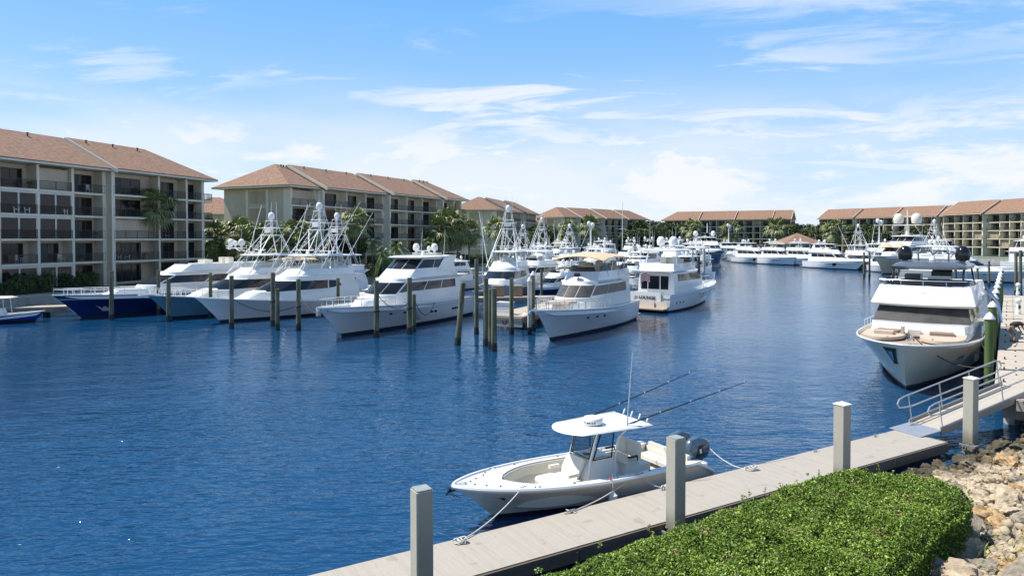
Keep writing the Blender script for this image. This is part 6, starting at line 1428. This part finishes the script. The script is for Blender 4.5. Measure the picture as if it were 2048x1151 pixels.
for sy, sp_, ep in ((1, (2.85, .62, 2.10), (-1.95, .80, 2.86)), (-1, (3.15, -.70, 2.10), (-1.2, -.90, 2.95))):
    o = pole('outrigger', sp_, ep, .024, .010, BRD); sp_ = Vector(sp_); ep = Vector(ep)
    for q in (.25, .5, .75, .98): b = MB(); b.lathe([(.01, -.02), (.035, 0), (.01, .02)], sp_.lerp(ep, q) + Vector((0, 0, .02)), 8, rm=Matrix.Rotation(R(90), 3, 'Y')); b.build('line_ring', CHROME, o)
    b = MB(); b.lathe([(.05, 0), (.05, .03), (.03, .05)], (sp_.x, sp_.y, 2.08), 8); b.build('outrigger_base', CHROME, o)
rh = MB()
for q in range(4): rh.lathe([(.022, 0), (.028, .16), (.02, .17)], (2.02, -.55 + q * .36, 2.03), 8, rm=Matrix.Rotation(R(-25), 3, 'Y'))
for q in range(4):
    b = MB(); b.lathe([(.022, 0), (.028, .16), (.02, .17)], (2.06, -.55 + q * .36, 2.04), 8, rm=Matrix.Rotation(R(-25), 3, 'Y')); b.build('rod_holder', GEL, cc)
hn = MB(); hn.tube([(3.75, .22, 1.98), (3.78, .2, 1.80), (3.78, -.1, 1.80), (3.75, -.12, 1.98)], .012, 5); hn.build('grab_handle', BLACK, cc)
# leaning post with double backrest
lp = House(cc, [(fl_z, 1.75, 2.4, .46, .45, .04), (.82, 1.8, 2.4, .47, .46, .05)], GEL, 'leaning_post')
for sy in (.24, -.24):
    s_ = House(cc, [(.84, 1.95, 2.45, .5, .5, .06), (.93, 1.95, 2.47, .5, .5, .06)], SEAT, 'seat') if sy > 0 else None
    b = MB(); c_ = [(-.23, .98), (.23, .98), (.24, 1.28), (.17, 1.42), (-.17, 1.42), (-.24, 1.28)]
    fr_ = [Vector((1.93 + (z_ - .98) * -.12, sy + y_, z_)) for y_, z_ in c_]; bk_ = [p_ - Vector((.10, 0, 0)) for p_ in fr_]; ins = [p_.lerp(sum(fr_, Vector()) / 6, .18) + Vector((.035, 0, 0)) for p_ in fr_]
    b.grid([bk_, fr_, ins], closed=True); b.add(ins, [tuple(range(6))]); b.add(bk_, [tuple(reversed(range(6)))]); b.build('backrest', SEAT, cc, ang=20)
    b = MB(); b.box((2.2, sy * 2.0, 1.08), (.34, .06, .05)); b.tube([(2.02, sy * 2, .95), (2.02, sy * 2, 1.08)], .02, 5); b.build('armrest', DARK, cc)
b = MB(); b.box((1.55, 0, .55), (.34, .8, .4)); b.build('rear_seat', SEAT, cc)
# stern bench
b = MB(); b.box((.95, 0, .52), (.5, 1.75, .12)); b.build('stern_bench', SEAT, cc, ang=20); b = MB(); b.box((.68, 0, .76), (.12, 1.75, .26)); b.build('bench_back', SEAT, cc, ang=20)
b = MB(); b.bbox(.0, .55, -1.0, 1.0, .5, .60); b.build('engine_well', GEL, cc)
DHL = mat('black_deck_fitting', (.03, .03, .03), .4)
for q, f in ((.93, .25), (.93, -.25), (.90, .5), (.90, -.45), (.86, .62), (.84, -.8), (.86, -.62), (.76, .86), (.745, .86), (.70, -.88), (.62, .86), (.45, .9), (.34, .9), (.3, .86), (.22, .88), (.5, -.9), (.3, -.88), (.955, 0)):
    c_ = Vector((hc.xd(q), f * hc.dw(q), hc.sheer(q) + .05)); b = MB(); b.lathe([(.028, 0), (.028, .012), (.01, .014)], c_, 10); o = b.build('deck_fitting', DHL, cc)
for q, sy in ((.80, 1), (.80, -1), (.36, 1), (.36, -1), (.06, 1)):
    c_ = Vector((hc.xd(q), sy * (hc.dw(q) - .1), hc.sheer(q) + .05)); b = MB(); b.tube([c_ + Vector((-.11, 0, .04)), c_ + Vector((.11, 0, .04))], .014, 6); b.box(c_ + Vector((0, 0, .02)), (.08, .03, .04)); b.build('boat_cleat', CHROME, cc)
# anchor at the bow
bw = hc.E(1, 1, 0); b = MB(); b.tube([bw + Vector((-.3, 0, -.06)), bw + Vector((.12, 0, -.10)), bw + Vector((.2, 0, -.18))], .025, 6); b.add([bw + Vector(v_) for v_ in ((.05, .12, -.2), (.05, -.12, -.2), (-.28, 0, -.34), (.1, 0, -.13))], [(0, 1, 2), (1, 0, 3), (0, 2, 3), (2, 1, 3)]); b.lathe([(.05, -.04), (.05, .04)], bw + Vector((.1, 0, -.06)), 8, rm=Matrix.Rotation(R(90), 3, 'X')); b.build('anchor', BLACK, cc)
b = MB(); b.box(bw + Vector((-.25, 0, .055)), (.34, .05, .02)); b.build('bow_plate', CHROME, cc)
patch(hc, .90, .64, .02, .10, BLACK, 'bow_decal', .1, 1, .012)
lg = MB(); 
for a_, c2 in (((.86, .80), (.93, .70)), ((.93, .70), (.87, .62)), ((.87, .62), (.855, .5))):
    f = lambda q, z_: hc.P(q, (z_ * hc.sheer(q) + hc.draft) / (hc.sheer(q) + hc.draft), 1) + Vector((0, .012, 0)); lg.tube([f(*a_), f((a_[0] + c2[0]) / 2, (a_[1] + c2[1]) / 2), f(*c2)], .006, 4)
lg.build('bow_line_graphic', GALV, cc)
# twin outboards, tilted a little
COWL = mat('metallic_blue_grey_cowl', (.10, .15, .20), .22, .35, var=.1, coat=.5); COWLD = mat('dark_cowl_panel', (.02, .035, .03), .2, var=.2)
for k, sy in enumerate((.38, -.38)):
    en = empty('x', '', ''); 
    for kk in ('label', 'category'): del en[kk]
    en.name = 'outboard_motor'; en.parent = cc; en.location = (-.06, sy, .36); en.rotation_euler.y = R(9)
    House(en, [(.12, -.62, .10, .15, .14, .05), (.30, -.72, .16, .20, .18, .06), (.52, -.74, .14, .21, .18, .08), (.70, -.64, .06, .18, .15, .08), (.78, -.48, -.06, .12, .10, .05)], COWL, 'cowling', crown=.03, ang=50)
    b = MB(); 
    for s2 in (1, -1): b.grid([[(-.66, s2 * .195, .25), (-.1, s2 * .205, .25)], [(-.66, s2 * .2, .55), (-.3, s2 * .21, .60)]], flip=s2 > 0)
    b.build('cowl_panel', COWLD, en)
    b = MB(); b.box((-.34, .212 if True else 0, .42), (.08, .006, .14)); b.build('engine_badge', GEL, en)
    House(en, [(-.75, -.42, -.12, .06, .05, .03), (.14, -.48, -.02, .11, .10, .03)], BLACK, 'midsection', floor=True); b = MB(); b.box((-.42, 0, -.62), (.55, .26, .02)); b.lathe([(.02, -.35), (.07, -.2), (.07, .15), (.03, .25)], (-.4, 0, -.82), 8, rm=Matrix.Rotation(R(90), 3, 'Y')); b.build('gearcase', BLACK, en)
    b = MB()
    for q in range(3): b.box((-.68, .10 * math.cos(q * 2.09), -.82 + .10 * math.sin(q * 2.09)), (.03, .09, .16), rm=Matrix.Rotation(q * 2.09, 3, 'X')); 
    b.build('propeller', CHROME, en)
    b = MB(); b.box((.12, 0, -.1), (.16, .3, .5)); b.build('motor_bracket', BLACK, en)
# settle the console group and seats where they sit on deck
for ch in cc.children:
    nm = ch.name.split('.')[0]
    if nm in ('console', 'windscreen', 'side_window', 'compass', 'grab_handle'): ch.location.x += .28; ch.scale.y = 1.22
    if nm == 'top_leg': ch.location.x += .28; ch.scale.y = 1.16
    if nm in ('forward_seat', 'seat_back'): ch.location.x += .36; ch.scale.y = 1.15
    if nm in ('leaning_post', 'seat', 'backrest', 'rear_seat'): ch.location.x += .45; ch.scale.y = 1.1
    if nm == 'armrest': ch.location.x += .4; ch.scale.y = 1.12
    if nm == 'outboard_motor': ch.location.x += .2
# fender and lines
ff = fender(cc, 4.05, 1.42, .42, .12, .3)
def coil(label, c, r=.13, n=5):
    b = MB(); rr_ = random.Random(int(c[0] * 100))
    for k in range(n): b.tube([(c[0] + math.cos(a) * r * (1 - .1 * k) * (1.3 if k % 2 else .8) + .03 * k, c[1] + math.sin(a) * r * (1 - .1 * k), c[2] + .02 + .018 * k + .01 * math.sin(a * 3 + k)) for a in [2 * math.pi * i / 14 for i in range(14)]], .014, 5, closed=True)
    o = b.build('rope_coil', ROPE); return tag(o, label, 'rope', 'rope coils on the floating dock')
def dk(px, py, z=.53): return at(px, py, z)
rope('white bow line running down to a coil on the dock', wloc(cc, (hc.xd(.80), hc.dw(.80) - .1, hc.sheer(.8) + .1)), dk(917, 1083), .14, .017)
rope('white midship line slanting forward to the crossed cleat', wloc(cc, (hc.xd(.36), hc.dw(.36) - .1, hc.sheer(.36) + .1)), dk(1140, 1023), .12, .015)
rope('white midship line slanting aft behind the second pile', wloc(cc, (hc.xd(.36), hc.dw(.36) - .1, hc.sheer(.36) + .1)), dk(1335, 972), .16, .014)
rope('white stern line from the outboards to the dock knot', wloc(cc, (-.75, .4, .75)), dk(1497, 938), .14, .016)
coil('white rope coil at the left end of the visible dock', dk(917, 1083, .51)); coil('white rope knot near the outboards', dk(1499, 938, .51), .15, 6); coil('small rope heap at the foot of the second pile', dk(1330, 975, .51), .11, 4)
b = MB(); b.tube([dk(1128, 1026), dk(1150, 1018)], .014, 5); b.tube([dk(1132, 1018), dk(1152, 1024)], .014, 5); o = b.build('rope_hitch', ROPE); tag(o, 'crossed rope hitch over the midship cleat', 'rope')
b = MB(); b.lathe([(.01, -.05), (.04, 0), (.01, .05)], wloc(cc, (4.05, 1.3, .93)), 8); o = b.build('float_tag', mat('red_plastic', (.6, .04, .05), .5)); tag(o, 'tiny red plastic tag on the fishing boat gunwale', 'tag')

# ---------------------------------------------------------------- man bending over on the right dock
SKIN = mat('tanned_skin', (.34, .19, .13), .6, var=.06); SHIRT = mat('black_shirt', (.018, .018, .022), .85, var=.3); SHORT = mat('khaki_shorts', (.28, .24, .18), .9, var=.15); HAIR = mat('dark_hair', (.03, .02, .015), .8)
def skin(name, vs, es, rad, mt, parent, sub=2):
    me = bpy.data.meshes.new(name); me.from_pydata(vs, es, []); o = link(name, me); me.skin_vertices or o.modifiers.new('s', 'SKIN')
    if not o.modifiers: o.modifiers.new('s', 'SKIN')
    if not me.skin_vertices:
        bm_ = bmesh.new(); bm_.from_mesh(me); bm_.verts.layers.skin.verify(); bm_.to_mesh(me); bm_.free()
    for i, r_ in enumerate(rad):
        me.skin_vertices[0].data[i].radius = (r_, r_) if not isinstance(r_, tuple) else r_; me.skin_vertices[0].data[i].use_root = (i == 0)
    o.modifiers['s'].use_smooth_shade = True; mm = o.modifiers.new('u', 'SUBSURF'); mm.levels = mm.render_levels = sub
    bpy.context.view_layer.update(); ev = o.evaluated_get(bpy.context.evaluated_depsgraph_get()); me2 = bpy.data.meshes.new_from_object(ev); bpy.data.objects.remove(o); me2.materials.clear(); me2.materials.append(mt)
    me2.polygons.foreach_set('use_smooth', [True] * len(me2.polygons)); return link(name, me2, parent)
fx = at(2026, 683, 1.405)
man = empty('person', 'person in black shirt and khaki shorts bending over on the right dock', 'person', fx, R(-12))
# faces +x, bent forward at the hips
V_ = [(-.12, 0, .88), (.05, 0, 1.02), (.28, 0, 1.14), (.42, 0, 1.12), (.50, 0, 1.10),
      (-.12, .10, .84), (-.02, .12, .47), (-.08, .12, .09), (.10, .13, .04),
      (-.12, -.10, .84), (.12, -.12, .50), (-.02, -.12, .09), (.16, -.13, .04),
      (.33, .18, 1.10), (.38, .22, .82), (.50, .18, .60), (.54, .17, .52),
      (.33, -.18, 1.10), (.42, -.22, .84), (.56, -.16, .64), (.60, -.15, .56)]
E_ = [(0, 1), (1, 2), (2, 3), (3, 4), (0, 5), (5, 6), (6, 7), (7, 8), (0, 9), (9, 10), (10, 11), (11, 12), (2, 13), (13, 14), (14, 15), (15, 16), (2, 17), (17, 18), (18, 19), (19, 20)]
rd_ = [.15, .15, .14, .07, .06, .10, .065, .045, .035, .10, .065, .045, .035, .065, .045, .035, .03, .065, .045, .035, .03]
body = skin('body', V_, E_, rd_, SKIN, man)
for sy, hz2 in ((1, (.54, .17, .52)), (-1, (.60, -.15, .56))):
    for f in range(4): skin('finger', [(hz2[0], hz2[1] - .03 + f * .018, hz2[2]), (hz2[0] + .03, hz2[1] - .032 + f * .02, hz2[2] - .05 - .006 * (f in (1, 2))), (hz2[0] + .02, hz2[1] - .032 + f * .02, hz2[2] - .085)], [(0, 1), (1, 2)], [.011, .009, .008], SKIN, body, 1)
    skin('thumb', [(hz2[0] - .01, hz2[1] - .03 * sy, hz2[2] + .01), (hz2[0] + .02, hz2[1] - .055 * sy, hz2[2] - .02), (hz2[0] + .04, hz2[1] - .05 * sy, hz2[2] - .05)], [(0, 1), (1, 2)], [.013, .01, .009], SKIN, body, 1)
bm_ = bmesh.new(); bmesh.ops.create_uvsphere(bm_, u_segments=20, v_segments=14, radius=.105)
for v_ in bm_.verts:
    v_.co.z *= 1.2
    if v_.co.x > 0: v_.co.x *= 1.05 if abs(v_.co.y) > .03 else 1.13
    if v_.co.z < -.05: v_.co.y *= .8
me = bpy.data.meshes.new('head'); bm_.to_mesh(me); bm_.free(); me.materials.append(SKIN); me.polygons.foreach_set('use_smooth', [True] * len(me.polygons)); hdm = link('head', me, man, (.62, 0, 1.09)); hdm.rotation_euler = (0, R(62), 0)
b = MB(); b.lathe([(.01, -.03), (.018, -.01), (.01, .03)], (.115, 0, -.005), 6); b.build('nose', SKIN, hdm)
for sy in (1, -1):
    b = MB(); b.lathe([(.004, -.008), (.013, 0), (.004, .008)], (.1, sy * .035, .02), 8); b.build('eye', DARK, hdm); b = MB(); b.lathe([(.008, -.03), (.016, 0), (.008, .03)], (0, sy * .105, 0), 7); b.build('ear', SKIN, hdm)
b = MB(); b.box((.1, 0, -.05), (.01, .045, .008)); b.build('mouth', mat('lips', (.3, .1, .08), .6), hdm)
b = MB(); b.lathe([(.112, .0), (.116, .05), (.1, .1), (.06, .13), (.01, .14)], (-.012, 0, .0), 16); b.build('hair', HAIR, hdm)
skin('shirt', [(-.17, 0, .90), V_[1], V_[2], (.39, 0, 1.13), V_[13], (.36, .21, .92), V_[17], (.39, -.21, .94)], [(0, 1), (1, 2), (2, 3), (2, 4), (4, 5), (2, 6), (6, 7)], [.175, .185, .18, .10, .085, .075, .085, .075], SHIRT, man)
skin('shorts', [(-.13, 0, .90), (-.12, .10, .82), (-.04, .12, .52), (-.12, -.10, .82), (.08, -.12, .55)], [(0, 1), (1, 2), (0, 3), (3, 4)], [.165, .13, .10, .13, .10], SHORT, man)
for vx in (V_[8], V_[12]):
    b = MB(); b.box((vx[0] - .06, vx[1], .045), (.28, .10, .085), taper=.85); b.build('shoe', DARK, man, ang=20)
